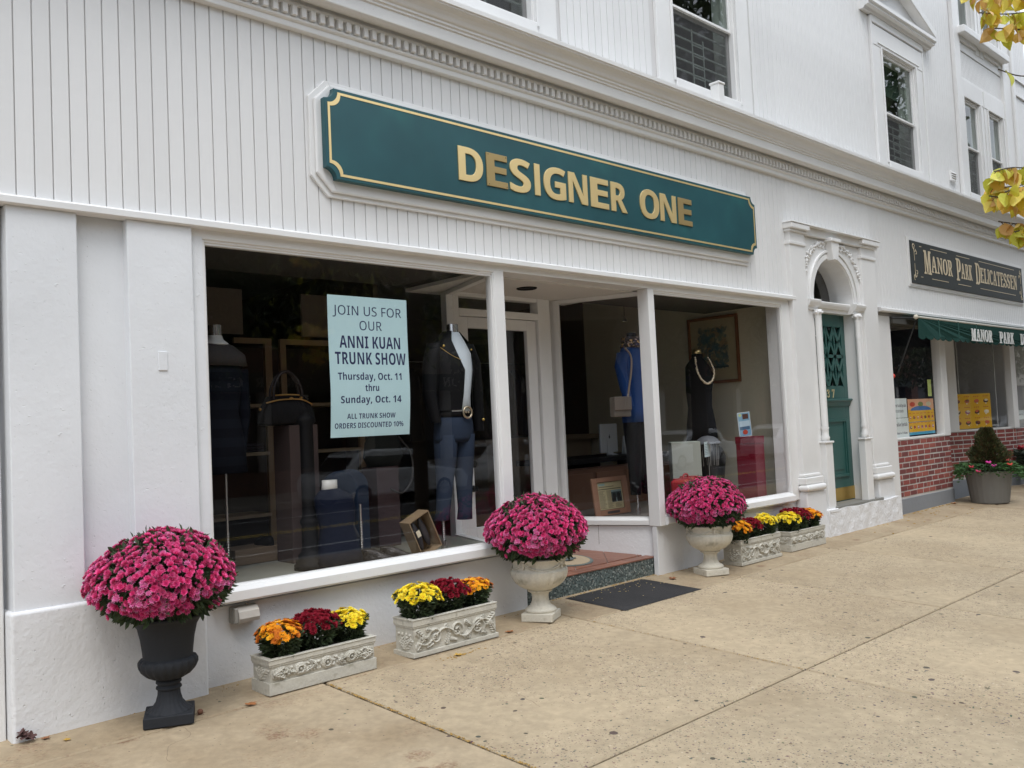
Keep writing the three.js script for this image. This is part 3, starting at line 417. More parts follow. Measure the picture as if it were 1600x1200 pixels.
// ---------------------------------------------------------------- delicatessen front
const brickMats = [0, 1, 2, 3].map((i) => M([[0.25, 0.058, 0.048], [0.20, 0.05, 0.044], [0.30, 0.085, 0.066], [0.16, 0.045, 0.042]][i], 0.8, { bumpMap: roughBump, bumpScale: 0.006 }));
const splay = { ax: 16.7, az: -0.05, bx: 14.6, bz: -0.70 };
{
  const f = group('deli_front', B);
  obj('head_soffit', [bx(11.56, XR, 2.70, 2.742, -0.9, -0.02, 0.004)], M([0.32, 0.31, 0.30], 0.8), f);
  obj('corner_pier', bx(11.55, 11.97, -0.15, 2.70, -0.25, -0.02, 0.006), W.trim, f);
  obj('awning_box', bx(11.98, 16.7, 2.60, 2.70, -0.2, 0.02, 0.01), M([0.07, 0.068, 0.06], 0.8), f);
  const bg = [0.195, 0.095].map((w) => done(bx(-w / 2, w / 2, -0.029, 0.029, -0.05, 0.006, 0.004)));
  const brickWall = (x0, L, ang, z0, y0, rows, put, seed) => {
    const w = group('brick_wall', B, x0, 0, z0, ang), r = rng(seed), h = (1.035 - y0) / rows, mort = M([0.50, 0.48, 0.45], 0.95, { bumpMap: roughBump, bumpScale: 0.008 });
    obj('mortar', bx(0, L, y0 - 0.02, 1.03, -0.2, 0.0015), mort, w);
    for (let j = 0; j < rows; j++) { let x = -0.1 * (j % 2) - 0.02 * r(); while (x < L) { const short = r() < 0.16, bw = short ? 0.095 : 0.195, a = Math.max(0.002, x), e = Math.min(L - 0.002, x + bw); if (e - a > 0.03) { const g = e - a < bw - 0.001 ? done(bx(-(e - a) / 2, (e - a) / 2, -0.029, 0.029, -0.05, 0.006, 0.004)) : bg[short ? 1 : 0]; const m = obj('brick', g, brickMats[r() * 4 | 0], w); m.position.set((a + e) / 2, y0 + (j + 0.5) * h, 0.004 * (r() - 0.5)); m.scale.y = h * 0.78 / 0.058; m.rotation.z = 0.022 * (r() - 0.5); m.scale.x = 0.965 + 0.06 * r(); m.scale.y *= 0.94 + 0.1 * r(); } x += bw + 0.018; } }
    obj('brick_base', bx(-0.01, L + 0.02, -0.2, y0 - 0.02, -0.2, 0.012, 0.006), M([0.25, 0.265, 0.285], 0.75, { map: whiteMottle, bumpMap: roughBump, bumpScale: 0.004 }), w);
    return w;
  };
  brickWall(11.56, 2.22, 0, -0.035, 0.275, 10, null, 3);
  const L2 = Math.hypot(splay.bx - splay.ax, splay.bz - splay.az), ang = Math.atan2(-(splay.az - splay.bz), splay.ax - splay.bx);
  brickWall(splay.bx, L2, ang, splay.bz, 0.285, 11, null, 4);
  brickWall(16.72, 1.76, 0, -0.05, 0.29, 11, null, 6);
  // window frames: first pane, post, splayed pane, corner post, third pane
  obj('window_frame', [bx(11.972, 13.58, 1.035, 1.065, -0.12, -0.03, 0.005), bx(13.58, 13.80, 1.035, 2.62, -0.14, -0.02, 0.006)], W.trim, f);
  obj('post', bx(13.802, 13.90, 0.2, 2.66, -0.9, -0.1), M([0.05, 0.055, 0.08], 0.6), f);
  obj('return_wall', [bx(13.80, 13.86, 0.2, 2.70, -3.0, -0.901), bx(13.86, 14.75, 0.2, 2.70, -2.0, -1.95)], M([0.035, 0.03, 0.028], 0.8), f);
  obj('post', bx(16.62, 16.86, 1.04, 2.66, -0.14, -0.03, 0.008), W.trim, f);
  obj('window_pane', quadXY(11.97, 13.58, 1.06, 2.62, -0.075), glass, f);
  obj('window_pane', quadXY(16.86, XR, 1.06, 2.62, -0.075), glass, f);
  const sp = group('splayed_window', B, splay.bx, 0, splay.bz, ang);
  obj('pane', quadXY(0.80, L2 - 0.06, 1.06, 2.64, -0.03), glass, sp);
  obj('frame', [bx(0.55, 0.80, 1.036, 2.66, -0.06, 0.0, 0.006), bx(0.80, L2 - 0.06, 1.036, 1.065, -0.06, -0.01, 0.004)], W.trim, sp);
  obj('inner_frame', [bx(0.95, 0.965, 1.08, 2.6, -0.10, -0.085), bx(1.87, 1.885, 1.08, 2.6, -0.10, -0.085), bx(0.965, 1.87, 1.1, 1.115, -0.10, -0.085)], M([0.45, 0.46, 0.45], 0.4), sp);
  // small red alarm lens beside the pier
  tag(obj('alarm_lens', [ball(12.0, 1.90, -0.03, 0.022, 0.028, 0.02), bx(11.985, 12.015, 1.86, 1.94, -0.06, -0.035, 0.005)], M([0.6, 0.05, 0.03], 0.4)), 'tiny red lens at the edge of the delicatessen window beside the white pier', 'lens');
  // dark shop behind
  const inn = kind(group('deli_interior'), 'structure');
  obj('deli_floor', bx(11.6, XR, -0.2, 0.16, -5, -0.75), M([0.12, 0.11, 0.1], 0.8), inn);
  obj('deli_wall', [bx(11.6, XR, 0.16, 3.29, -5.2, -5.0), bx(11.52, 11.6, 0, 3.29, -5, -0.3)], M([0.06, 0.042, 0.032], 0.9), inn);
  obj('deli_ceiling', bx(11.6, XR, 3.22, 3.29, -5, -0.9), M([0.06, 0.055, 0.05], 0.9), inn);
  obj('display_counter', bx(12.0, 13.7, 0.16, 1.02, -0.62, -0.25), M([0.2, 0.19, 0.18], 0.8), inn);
}
// letters are cut from the bundled fonts
const loader = new FontLoader();
const fonts = {}; for (const k of ['sans_regular', 'sans_bold', 'serif_bold', 'serif_regular']) fonts[k] = await loader.loadAsync('fonts/droid/droid_' + k + '.typeface.json');
function glyph(ch, font, x0, x1, y0, y1, z0, z1, bev = 0.002) {   // one letter fitted into a box
  const g = new TextGeometry(ch, { font: fonts[font], size: 1, depth: 0.1, curveSegments: 8, bevelEnabled: bev > 0, bevelSize: 0.006, bevelThickness: 0.01, bevelSegments: 1 });
  g.computeBoundingBox(); const b = g.boundingBox;
  g.translate(-b.min.x, -b.min.y, -b.min.z); g.scale((x1 - x0) / (b.max.x - b.min.x), (y1 - y0) / (b.max.y - b.min.y), (z1 - z0) / (b.max.z - b.min.z)); g.translate(x0, y0, z0);
  return g;
}
{ const [d, z] = numbered137, m = M([0.75, 0.62, 0.36], 0.35, { metalness: 0.6 }); [['1', 10.225, 10.255], ['3', 10.315, 10.37], ['7', 10.44, 10.50]].forEach(([c, a, b]) => obj('house_number', glyph(c, 'serif_regular', a, b, 1.635, 1.735, z, z + 0.008), m, d)); }

// ---------------------------------------------------------------- signs and awning
const notched = (x0, x1, y0, y1, r) => { const s = new THREE.Shape(); s.moveTo(x0 + r, y0); s.lineTo(x1 - r, y0); s.absarc(x1, y0, r, Math.PI, Math.PI / 2, true); s.lineTo(x1, y1 - r); s.absarc(x1, y1, r, 1.5 * Math.PI, Math.PI, true); s.lineTo(x0 + r, y1); s.absarc(x0, y1, r, 0, -Math.PI / 2, true); s.lineTo(x0, y0 + r); s.absarc(x0, y0, r, Math.PI / 2, 0, true); return s; };
{
  const s = group('shop_sign'); tag(s, 'long dark green shop sign with gold letters on white boards above the dress shop', 'sign');
  const oct = (x0, x1, y0, y1, c) => new THREE.Shape([[x0 + c, y0], [x1 - c, y0], [x1, y0 + c], [x1, y1 - c], [x1 - c, y1], [x0 + c, y1], [x0, y1 - c], [x0, y0 + c]].map((q) => new THREE.Vector2(...q)));
  const ext = (sh, z, d, bev) => { const g = new THREE.ExtrudeGeometry(sh, { depth: d - 2 * bev, bevelEnabled: bev > 0, bevelSize: bev, bevelThickness: bev, bevelOffset: -bev, bevelSegments: 2, curveSegments: 10 }); g.translate(0, 0, z + bev); return g; };
  const o1 = oct(3.145, 8.60, 3.065, 3.862, 0.13), o2 = oct(3.175, 8.572, 3.095, 3.835, 0.12);
  obj('frame', [ext(o1, 0.0, 0.022, 0.005), ext(o2, 0.022, 0.022, 0.012)], W.trim, s);
  for (const [x, y] of [[3.20, 3.80], [3.20, 3.14]]) obj('mitre_joint', bx(-0.0008, 0.0008, -0.05, 0.05, 0.0, 0.0005).rotateZ(0.5).translate(x + 0.1, y + 0.02, 0.0445), M([0.5, 0.5, 0.5], 0.8), s);
  const boardTex = dataTex(512, (u, v) => { const n = fbm(u, v, 5, 4, 71), st = Math.pow(fbm(u, v, 7, 3, 73), 5) * 60, f = 18 * (n - 0.5); return [33 + f * 0.8 + st * 0.4, 84 + f * 1.2 + st * 0.8, 91 + f * 1.2 + st * 0.6]; }, true, 2.2);
  obj('panel', ext(notched(3.222, 8.54, 3.172, 3.792, 0.075), 0.044, 0.05, 0.004), M([0.85, 0.85, 0.85], 0.42, { map: boardTex }), s);
  const o = notched(3.245, 8.517, 3.195, 3.769, 0.08), hole = notched(3.262, 8.50, 3.212, 3.752, 0.085); o.holes.push(hole);
  const gold = new THREE.MeshStandardMaterial({ color: new THREE.Color().setRGB(0.92, 0.70, 0.34), roughness: 0.36, metalness: 0.6 }), tarnish = new THREE.MeshStandardMaterial({ color: new THREE.Color().setRGB(0.47, 0.34, 0.15), roughness: 0.45, metalness: 0.6 });
  obj('gold_line', ext(o, 0.0935, 0.003, 0), gold, s);
  const L = [['D', 4.368, 4.615], ['E', 4.653, 4.873], ['S', 4.899, 5.13], ['I', 5.17, 5.248], ['G', 5.284, 5.548], ['N', 5.583, 5.822], ['E', 5.864, 6.101], ['R', 6.136, 6.357], ['O', 6.547, 6.833], ['N', 6.851, 7.10], ['E', 7.137, 7.359]];
  L.forEach(([c, x0, x1], i) => { const round = 'SGO'.includes(c) ? 0.006 : 0; const m = obj('letter', c === 'I' ? bx(x0 + 0.008, x1 - 0.008, 3.337, 3.598, 0.094, 0.104, 0.002) : glyph(c, 'sans_bold', x0, x1, 3.337 - round, 3.598 + round, 0.094, 0.104), i === 1 || i === 10 ? tarnish : gold, s); if (i === 1 || i === 10) m.userData.label = 'tarnished bronze letter ' + c; });
  obj('screw', [[4.672, 3.585], [4.672, 3.35], [4.86, 3.585], [4.86, 3.35]].map(([x, y]) => ball(x, y, 0.1045, 0.004, 0.004, 0.002, 8)), black, s);
}
{
  const s = group('delicatessen_sign'); tag(s, 'black delicatessen sign with cream old-style lettering and scroll corners above the green awning', 'sign');
  obj('frame', [bx(12.60, 17.36, 3.15, 3.86, 0.0, 0.018, 0.006), bx(12.62, 17.34, 3.17, 3.84, 0.018, 0.026, 0.004)], W.trim, s);
  obj('panel', bx(12.655, 17.30, 3.20, 3.80, 0.02, 0.042, 0.004), M([0.02, 0.024, 0.022], 0.5, { bumpMap: trimBump, bumpScale: 0.0005 }), s);
  const cream = M([0.62, 0.52, 0.36], 0.5), words = [['M', 'ANOR'], ['P', 'ARK'], ['D', 'ELICATESSEN']], spans = [[13.08, 13.33, 14.13], [14.28, 14.46, 14.93], [15.07, 15.27, 17.0]];
  words.forEach(([c, rest], i) => { const [a, b, e] = spans[i]; obj('letter', glyph(c, 'serif_bold', a, b, 3.36, 3.70, 0.042, 0.047, 0), cream, s); const wd = (ch) => (ch === 'I' ? 0.5 : ch === 'N' || ch === 'A' ? 1.08 : 0.95), w = (e - b) / [...rest].reduce((q, ch) => q + wd(ch), 0); let x = b + 0.012; for (const ch of rest) { obj('letter', glyph(ch, 'serif_bold', x, x + w * wd(ch) - 0.018, 3.40, 3.64, 0.042, 0.046, 0), cream, s); x += w * wd(ch); } });
  for (const [a, b] of [[12.95, 13.02], [13.34, 13.95], [14.32, 14.85], [15.25, 16.9]]) for (const y of [3.30, 3.735]) obj('rule', bx(a, b, y, y + 0.008, 0.041, 0.045), cream, s);
  const orn = []; for (const [x, y, sx, sy] of [[12.76, 3.72, 1, 1], [12.76, 3.28, 1, -1], [17.2, 3.72, -1, 1], [17.2, 3.28, -1, -1]]) { for (let k = 0; k < 3; k++) { const g = new THREE.TorusGeometry(0.035 - k * 0.006, 0.007, 6, 18, 4.6); g.rotateZ(k * 2 + (sx > 0 ? 0 : 2)); g.scale(1, 1, 0.4); g.translate(x + sx * (k * 0.035 - 0.01), y - sy * k * 0.04, 0.043); orn.push(g); } orn.push(bx(x - 0.004, x + 0.004, Math.min(y - sy * 0.2, y), Math.max(y - sy * 0.2, y), 0.041, 0.045)); }
  obj('scroll', orn, cream, s);
}
{
  const s = group('awning'); tag(s, 'dark green rolled shop awning with scalloped valance and white letters over the delicatessen windows', 'awning');
  const cloth = F([0.016, 0.055, 0.047], 0.9, { bumpMap: trimBump, bumpScale: 0.001 }), x0 = 12.10, x1 = 17.6;
  const sh = new THREE.Shape(); sh.moveTo(x0, 2.655); sh.lineTo(x0, 2.395); const n = 24, w = (x1 - x0) / n; for (let i = 0; i < n; i++) { const a = x0 + i * w; sh.quadraticCurveTo(a + w * 0.5, 2.345, a + w * 0.9, 2.385); sh.lineTo(a + w * 0.95, 2.42); sh.lineTo(a + w, 2.395); } sh.lineTo(x1, 2.655);
  const vg = new THREE.ExtrudeGeometry(sh, { depth: 0.006, bevelEnabled: false, curveSegments: 6 }); vg.translate(0, 0, 0.30); { const p = vg.attributes.position; for (let i = 0; i < p.count; i++) p.setZ(i, p.getZ(i) + 0.012 * Math.sin(p.getX(i) * 7.1) * (2.66 - p.getY(i)) / 0.26); vg.computeVertexNormals(); }
  obj('valance', vg, cloth, s);
  obj('roof_cloth', prof([[0.03, 2.69], [0.30, 2.662], [0.30, 2.655], [0.03, 2.683]], x0 + 0.28, x1), cloth, s);
  obj('front_bar', rod([x0 - 0.04, 2.66, 0.295], [x1, 2.66, 0.295], 0.018), M([0.5, 0.48, 0.42], 0.5), s);
  obj('bar_end', ball(x0 - 0.05, 2.66, 0.295, 0.032), M([0.6, 0.55, 0.45], 0.6), s);
  for (const x of [x0 + 0.02, 17.3]) obj('arm', [rod([x, 2.65, 0.28], [x - 0.35 * 0, 1.95, -0.02], 0.012), rod([x, 2.65, 0.28], [x - 0.2, 2.67, 0.02], 0.012)], F([0.03, 0.03, 0.03], 0.7), s);
  for (const x of [12.75, 13.45, 14.15]) obj('seam', bx(x, x + 0.008, 2.40, 2.655, 0.307, 0.318), M([0.03, 0.10, 0.085], 0.8), s);
  const lm = M([0.75, 0.76, 0.74], 0.6); let x = 13.93; const adv = (t, wd) => { for (const ch of t) { if (ch === ' ') { x += 0.30; continue; } obj('letter', glyph(ch, 'serif_bold', x, x + wd * (ch === 'I' ? 0.6 : ch === 'M' ? 1.25 : 1), 2.40, 2.58, 0.312, 0.322, 0), lm, s); x += wd * (ch === 'I' ? 0.6 : ch === 'M' ? 1.25 : 1) + 0.022; } };
  adv('MANOR PARK DELI', 0.145);
}

// ---------------------------------------------------------------- urns, planter boxes, chrysanthemums
const stoneTex = dataTex(512, (u, v) => { const n = fbm(u, v, 5, 4, 81), m = fbm(u, v, 50, 3, 83), d = vnoise(u * 70, v * 70, 70, 87) > 0.975 ? -35 : 0, s = Math.max(0, fbm(u, v, 8, 3, 89) - 0.6) * 160; return [222 + 22 * (n - 0.5) + 16 * (m - 0.5) + d - s, 218 + 22 * (n - 0.5) + 16 * (m - 0.5) + d - s, 207 + 18 * (n - 0.5) + 16 * (m - 0.5) + d - s * 1.1]; }, true, 0.5);
const creamStone = M([0.84, 0.82, 0.77], 0.75, { map: stoneTex, bumpMap: roughBump, bumpScale: 0.004 });
const greyStone = M([0.74, 0.735, 0.71], 0.8, { map: stoneTex, bumpMap: roughBump, bumpScale: 0.004 });
const charcoal = F([0.030, 0.032, 0.036], 0.6, { bumpMap: roughBump, bumpScale: 0.002 });
const soil = M([0.03, 0.022, 0.015], 0.95);
{
  const u = group('charcoal_urn', scene, 1.985, gy(1.985, 0.3), 0.30, -0.44); tag(u, 'tall dark charcoal urn with fluted bowl standing on a square foot', 'urn');
  const fl = (amp, k) => (i, a) => 1 + amp * Math.cos(a * k);
  obj('bowl', lathe([[0.155, 0.545], [0.165, 0.56], [0.19, 0.565], [0.197, 0.555], [0.19, 0.545], [0.172, 0.535], [0.152, 0.50], [0.138, 0.44], [0.130, 0.38], [0.127, 0.345], [0.130, 0.335]], 56), charcoal, u);
  obj('fluted_belly', lathe([[0.128, 0.338], [0.142, 0.332], [0.150, 0.318], [0.150, 0.298], [0.138, 0.272], [0.112, 0.245], [0.08, 0.228], [0.05, 0.222]], 140, (i, a) => 1 + (i > 0 && i < 7 ? 0.022 : 0.005) * Math.cos(a * 22)), charcoal, u);
  obj('stem', [lathe([[0.05, 0.224], [0.064, 0.215], [0.066, 0.203], [0.058, 0.196], [0.052, 0.19], [0.064, 0.184], [0.066, 0.174], [0.056, 0.165]], 48), lathe([[0.056, 0.166], [0.058, 0.14], [0.068, 0.105], [0.088, 0.078], [0.112, 0.062], [0.118, 0.052], [0.112, 0.048]], 120, fl(0.018, 20))], charcoal, u);
  obj('foot', bx(-0.125, 0.125, 0.0, 0.056, -0.125, 0.125, 0.006), charcoal, u);
  obj('soil', lathe([[0, 0.545], [0.165, 0.54]], 24), soil, u);
}
const stoneUrn = group('stone_urn', scene, 4.845, gy(4.845, 0.27), 0.27, 0.49); tag(stoneUrn, 'cream cast stone urn with gadrooned bowl and swags beside the entrance step', 'urn', 'cream stone urns');
{
  const u = stoneUrn;
  obj('rim', lathe([[0.17, 0.45], [0.185, 0.47], [0.212, 0.468], [0.215, 0.458], [0.205, 0.448], [0.198, 0.42], [0.196, 0.395], [0.205, 0.388], [0.216, 0.38], [0.218, 0.372]], 64), creamStone, u);
  obj('gadrooned_bowl', lathe([[0.217, 0.374], [0.216, 0.352], [0.206, 0.318], [0.185, 0.285], [0.155, 0.258], [0.12, 0.238], [0.085, 0.226]], 150, (i, a) => 1 + (i > 0 && i < 6 ? 0.014 * (Math.abs(Math.cos(a * 11)) - 0.5) * 2 : 0)), creamStone, u);
  const sw = []; for (let k = 0; k < 4; k++) { const pts = []; for (let j = 0; j <= 10; j++) { const a = k * Math.PI / 2 + (j / 10) * Math.PI / 2 + 0.3, y = 0.435 - 0.045 * Math.sin((j / 10) * Math.PI); pts.push([0.203 * Math.cos(a), y, 0.203 * Math.sin(a)]); } sw.push(tube(pts, 0.006, 24, 6)); const a = k * Math.PI / 2 + 0.3; sw.push(tube([[0.204 * Math.cos(a), 0.44, 0.204 * Math.sin(a)], [0.208 * Math.cos(a), 0.40, 0.208 * Math.sin(a)]], 0.009, 6, 6), ball(0.206 * Math.cos(a), 0.442, 0.206 * Math.sin(a), 0.013)); }
  obj('swag', sw, creamStone, u);
  obj('stem', lathe([[0.085, 0.228], [0.094, 0.222], [0.094, 0.214], [0.08, 0.208], [0.068, 0.20], [0.062, 0.175], [0.066, 0.14], [0.078, 0.112], [0.092, 0.10], [0.104, 0.095], [0.116, 0.085], [0.120, 0.074], [0.116, 0.064], [0.11, 0.06]], 64), creamStone, u);
  obj('foot', bx(-0.122, 0.122, 0.0, 0.062, -0.122, 0.122, 0.008), creamStone, u);
  obj('soil', lathe([[0, 0.455], [0.19, 0.45]], 24), soil, u);
}
{ const c = copy(stoneUrn, 7.08, gy(7.08, 0.28), 0.28, -0.43, 0.98); c.userData.label = 'cream cast stone urn standing alone below the second display window, past the doormat'; }

// carved relief: a grey canvas drawn with soft bumps, read back as heights of a real mesh
function reliefCanvas(w, h, draw) { const c = document.createElement('canvas'); c.width = w; c.height = h; const x = c.getContext('2d'); x.fillStyle = '#000'; x.fillRect(0, 0, w, h); draw(x, w, h); return x.getImageData(0, 0, w, h).data; }
const blob = (c, x, y, rx, ry, rot, v) => { c.save(); c.translate(x, y); c.rotate(rot); c.scale(rx, ry); const g = c.createRadialGradient(0, 0, 0.1, 0, 0, 1); g.addColorStop(0, `rgba(255,255,255,${v})`); g.addColorStop(0.7, `rgba(255,255,255,${v * 0.75})`); g.addColorStop(1, 'rgba(255,255,255,0)'); c.fillStyle = g; c.beginPath(); c.arc(0, 0, 1, 0, 6.3); c.fill(); c.restore(); };
const rose = (c, x, y, s) => { for (let k = 0; k < 7; k++) { const a = k * 0.898; blob(c, x + Math.cos(a) * s * 0.62, y + Math.sin(a) * s * 0.62, s * 0.42, s * 0.3, a + 1.57, 0.7); } for (let q = 0; q < 3; q++) { c.strokeStyle = q % 2 ? 'rgba(0,0,0,.6)' : 'rgba(255,255,255,.8)'; c.lineWidth = s * 0.11; c.beginPath(); c.arc(x, y, s * (0.46 - q * 0.15), q, q + 5.2); c.stroke(); } blob(c, x, y, s * 0.18, s * 0.18, 0, 1); };
const leaf = (c, x, y, L, rot) => { for (let k = 0; k < 5; k++) { const t = (k + 0.5) / 5; for (const s of [-1, 1]) blob(c, x + Math.cos(rot) * L * t - Math.sin(rot) * s * L * 0.16 * (1 - t * 0.6), y + Math.sin(rot) * L * t + Math.cos(rot) * s * L * 0.16 * (1 - t * 0.6), L * 0.2, L * 0.075, rot + s * 0.75, 0.7); } c.strokeStyle = 'rgba(255,255,255,.8)'; c.lineWidth = L * 0.07; c.beginPath(); c.moveTo(x, y); c.lineTo(x + Math.cos(rot) * L, y + Math.sin(rot) * L); c.stroke(); };
const scroll = (c, x, y, s, dir) => { c.lineCap = 'round'; for (let k = 0; k < 60; k++) { const t = k / 60, a = dir * t * 9.5 + (dir > 0 ? 2.6 : 0.5), r = s * (1 - t * 0.82); blob(c, x + r * Math.cos(a), y + r * Math.sin(a), s * 0.15 * (1.1 - t * 0.5), s * 0.15 * (1.1 - t * 0.5), 0, 0.6); } for (let k = 0; k < 5; k++) { const a = dir * k * 1.2 + 1; blob(c, x + Math.cos(a) * s * 0.25, y + Math.sin(a) * s * 0.25, s * 0.2, s * 0.1, a, 0.8); } };
function reliefPanel(w, h, nx, ny, depth, data, cw, ch) {
  const g = new THREE.PlaneGeometry(w, h, nx, ny), p = g.attributes.position;
  for (let i = 0; i < p.count; i++) { const u = p.getX(i) / w + 0.5, v = p.getY(i) / h + 0.5, X = Math.min(cw - 1, u * cw | 0), Y = Math.min(ch - 1, (1 - v) * ch | 0), e = Math.min(1, Math.min(u, 1 - u) * 40, Math.min(v, 1 - v) * 14); p.setZ(i, depth * e * data[(Y * cw + X) * 4] / 255); }
  g.computeVertexNormals(); return g;
}
function planterBox(label, style) {
  const b = group('planter_box'); tag(b, label, 'planter', 'carved stone planter boxes'); const L = 0.73, D = 0.21, roses = style === 'roses';
  const H = roses ? 0.205 : 0.245, y0 = roses ? 0.075 : 0.035, y1 = roses ? 0.155 : 0.185;
  const band = (a, c, e) => [bx(-L / 2 - e, L / 2 + e, a, c, D / 2 - 0.025, D / 2 + e, 0.004), bx(-L / 2 - e, L / 2 + e, a, c, -D / 2 - e, -D / 2 + 0.025, 0.004), bx(-L / 2 - e, -L / 2 + 0.025, a, c, -D / 2 + 0.025, D / 2 - 0.025), bx(L / 2 - 0.025, L / 2 + e, a, c, -D / 2 + 0.025, D / 2 - 0.025)];
  obj('box', [...band(0, y0 - 0.004, roses ? 0.004 : 0.008), ...band(y0 - 0.006, y1 + 0.004, -0.006), bx(-L / 2 + 0.02, L / 2 - 0.02, 0, 0.02, -D / 2 + 0.02, D / 2 - 0.02)], greyStone, b);
  obj('rim', [...band(y1 + 0.002, y1 + 0.014, 0.0), ...band(y1 + 0.013, H - 0.008, 0.004), ...band(H - 0.009, H, 0.008)], greyStone, b);
  const cw = 640, ch = roses ? 72 : 132, hh = y1 - y0;
  const front = reliefCanvas(cw, ch, (c) => {
    if (roses) {
      for (let k = 0; k < 46; k++) { const x = 30 + k * 12.8, y = ch * (0.5 + 0.26 * Math.sin(k * 2.4)); blob(c, x, y, 13, 8, k * 1.7, 0.55); blob(c, x + 5, ch * (0.5 - 0.3 * Math.sin(k * 2.1)), 10, 6, k * 2.3, 0.5); }
      for (const x of [0.16, 0.385, 0.415, 0.625, 0.655, 0.86]) leaf(c, cw * x, ch * 0.55, 54, x * 40);
      for (const x of [0.27, 0.52, 0.76]) { c.fillStyle = 'rgba(0,0,0,.55)'; c.beginPath(); c.arc(cw * x, ch * 0.5, ch * 0.5, 0, 6.3); c.fill(); rose(c, cw * x, ch * 0.5, ch * 0.56); }
      for (const [x, r] of [[0.02, 0.4], [0.02, -0.4], [0.04, 0], [0.98, 2.7], [0.98, 3.6], [0.96, 3.1]]) leaf(c, cw * x, ch * 0.5, 74, r);
    } else {
      c.lineCap = 'round'; for (let k = 0; k < 150; k++) { const t = k / 149, x = 30 + t * 580, y = ch * 0.5 + ch * 0.27 * Math.sin(t * 12.2 + 0.6); blob(c, x, y, 8, 6, 0.4, 0.5); }
      scroll(c, cw * 0.24, ch * 0.52, 54, 1); scroll(c, cw * 0.50, ch * 0.44, 48, -1); scroll(c, cw * 0.76, ch * 0.52, 54, -1);
      for (const [x, y, r, l] of [[0.03, 0.92, -0.9, 90], [0.02, 0.1, 0.7, 84], [0.06, 0.5, 0, 60], [0.37, 0.95, -1.2, 62], [0.36, 0.1, 1.0, 56], [0.42, 0.8, 0.2, 50], [0.58, 0.85, -0.5, 62], [0.60, 0.15, 0.6, 56], [0.64, 0.95, -1.4, 60], [0.98, 0.92, -2.2, 90], [0.98, 0.1, 2.5, 84], [0.94, 0.5, 3.1, 60], [0.14, 0.12, 0.3, 54], [0.86, 0.12, 2.9, 54], [0.14, 0.9, -0.3, 50], [0.87, 0.9, 3.4, 50]]) leaf(c, cw * x, ch * y, l, r);
    }
  });
  const side = reliefCanvas(160, ch, (c) => { for (let k = 0; k < 4; k++) { leaf(c, 80, ch * 0.95, 60 + 10 * k, -2.3 + k * 0.5); blob(c, 30 + k * 32, ch * 0.3, 14, 10, k, 0.7); } });
  const fg = reliefPanel(L - 0.012, hh, 300, roses ? 36 : 62, 0.022, front, cw, ch); fg.translate(0, (y0 + y1) / 2, D / 2 - 0.007);
  obj('carved_front', fg, greyStone, b);
  for (const s of [-1, 1]) { const g = reliefPanel(D - 0.012, hh, 70, roses ? 30 : 50, 0.014, side, 160, ch); g.rotateY(s * Math.PI / 2); g.translate(s * (L / 2 - 0.007), (y0 + y1) / 2, 0); obj('carved_side', g, greyStone, b); }
  obj('soil', bx(-L / 2 + 0.02, L / 2 - 0.02, H - 0.05, H - 0.02, -D / 2 + 0.02, D / 2 - 0.02), soil, b);
  return b;
}
const boxRose = planterBox('planter box carved with roses under the dress-shop window, beside the charcoal urn', 'roses');
const boxScroll = planterBox('planter box carved with acanthus scrolls between the rose-carved box and a stone urn', 'scroll');
boxRose.position.set(2.90, gy(2.9, 0.27), 0.268); boxScroll.position.set(3.915, gy(3.9, 0.29), 0.288);
copy(boxScroll, 7.925, gy(7.92, 0.2), 0.20).userData.label = 'scroll-carved planter box half hidden behind the farther stone urn';
copy(boxRose, 8.905, gy(8.9, 0.18), 0.178).userData.label = 'rose-carved planter box beside the steps of the green panelled door';

// flowers
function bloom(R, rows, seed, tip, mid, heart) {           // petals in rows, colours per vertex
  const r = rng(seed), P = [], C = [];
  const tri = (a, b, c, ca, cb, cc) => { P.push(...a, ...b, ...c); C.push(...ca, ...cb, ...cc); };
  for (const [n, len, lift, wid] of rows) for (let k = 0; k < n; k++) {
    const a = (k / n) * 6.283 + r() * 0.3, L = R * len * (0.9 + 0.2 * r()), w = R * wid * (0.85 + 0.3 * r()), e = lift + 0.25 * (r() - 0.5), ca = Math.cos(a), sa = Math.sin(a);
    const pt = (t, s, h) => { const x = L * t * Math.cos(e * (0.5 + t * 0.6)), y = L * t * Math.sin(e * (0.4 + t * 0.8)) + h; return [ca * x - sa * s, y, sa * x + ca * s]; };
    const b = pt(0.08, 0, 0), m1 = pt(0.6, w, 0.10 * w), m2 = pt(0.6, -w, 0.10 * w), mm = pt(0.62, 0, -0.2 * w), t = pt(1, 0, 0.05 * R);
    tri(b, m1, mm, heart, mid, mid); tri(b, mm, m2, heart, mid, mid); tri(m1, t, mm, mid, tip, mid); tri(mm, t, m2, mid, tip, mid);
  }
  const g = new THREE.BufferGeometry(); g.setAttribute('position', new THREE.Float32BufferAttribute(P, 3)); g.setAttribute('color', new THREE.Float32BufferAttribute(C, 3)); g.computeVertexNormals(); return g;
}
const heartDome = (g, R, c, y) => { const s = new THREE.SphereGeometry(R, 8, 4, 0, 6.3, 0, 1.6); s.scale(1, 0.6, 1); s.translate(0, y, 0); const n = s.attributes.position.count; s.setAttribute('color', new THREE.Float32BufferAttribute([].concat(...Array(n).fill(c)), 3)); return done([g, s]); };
const petal = (rough = 0.75) => new THREE.MeshPhysicalMaterial({ color: 0xffffff, vertexColors: true, roughness: rough, transmission: 0.12, thickness: 0, specularIntensity: 0.5 });
const petalMat = petal();
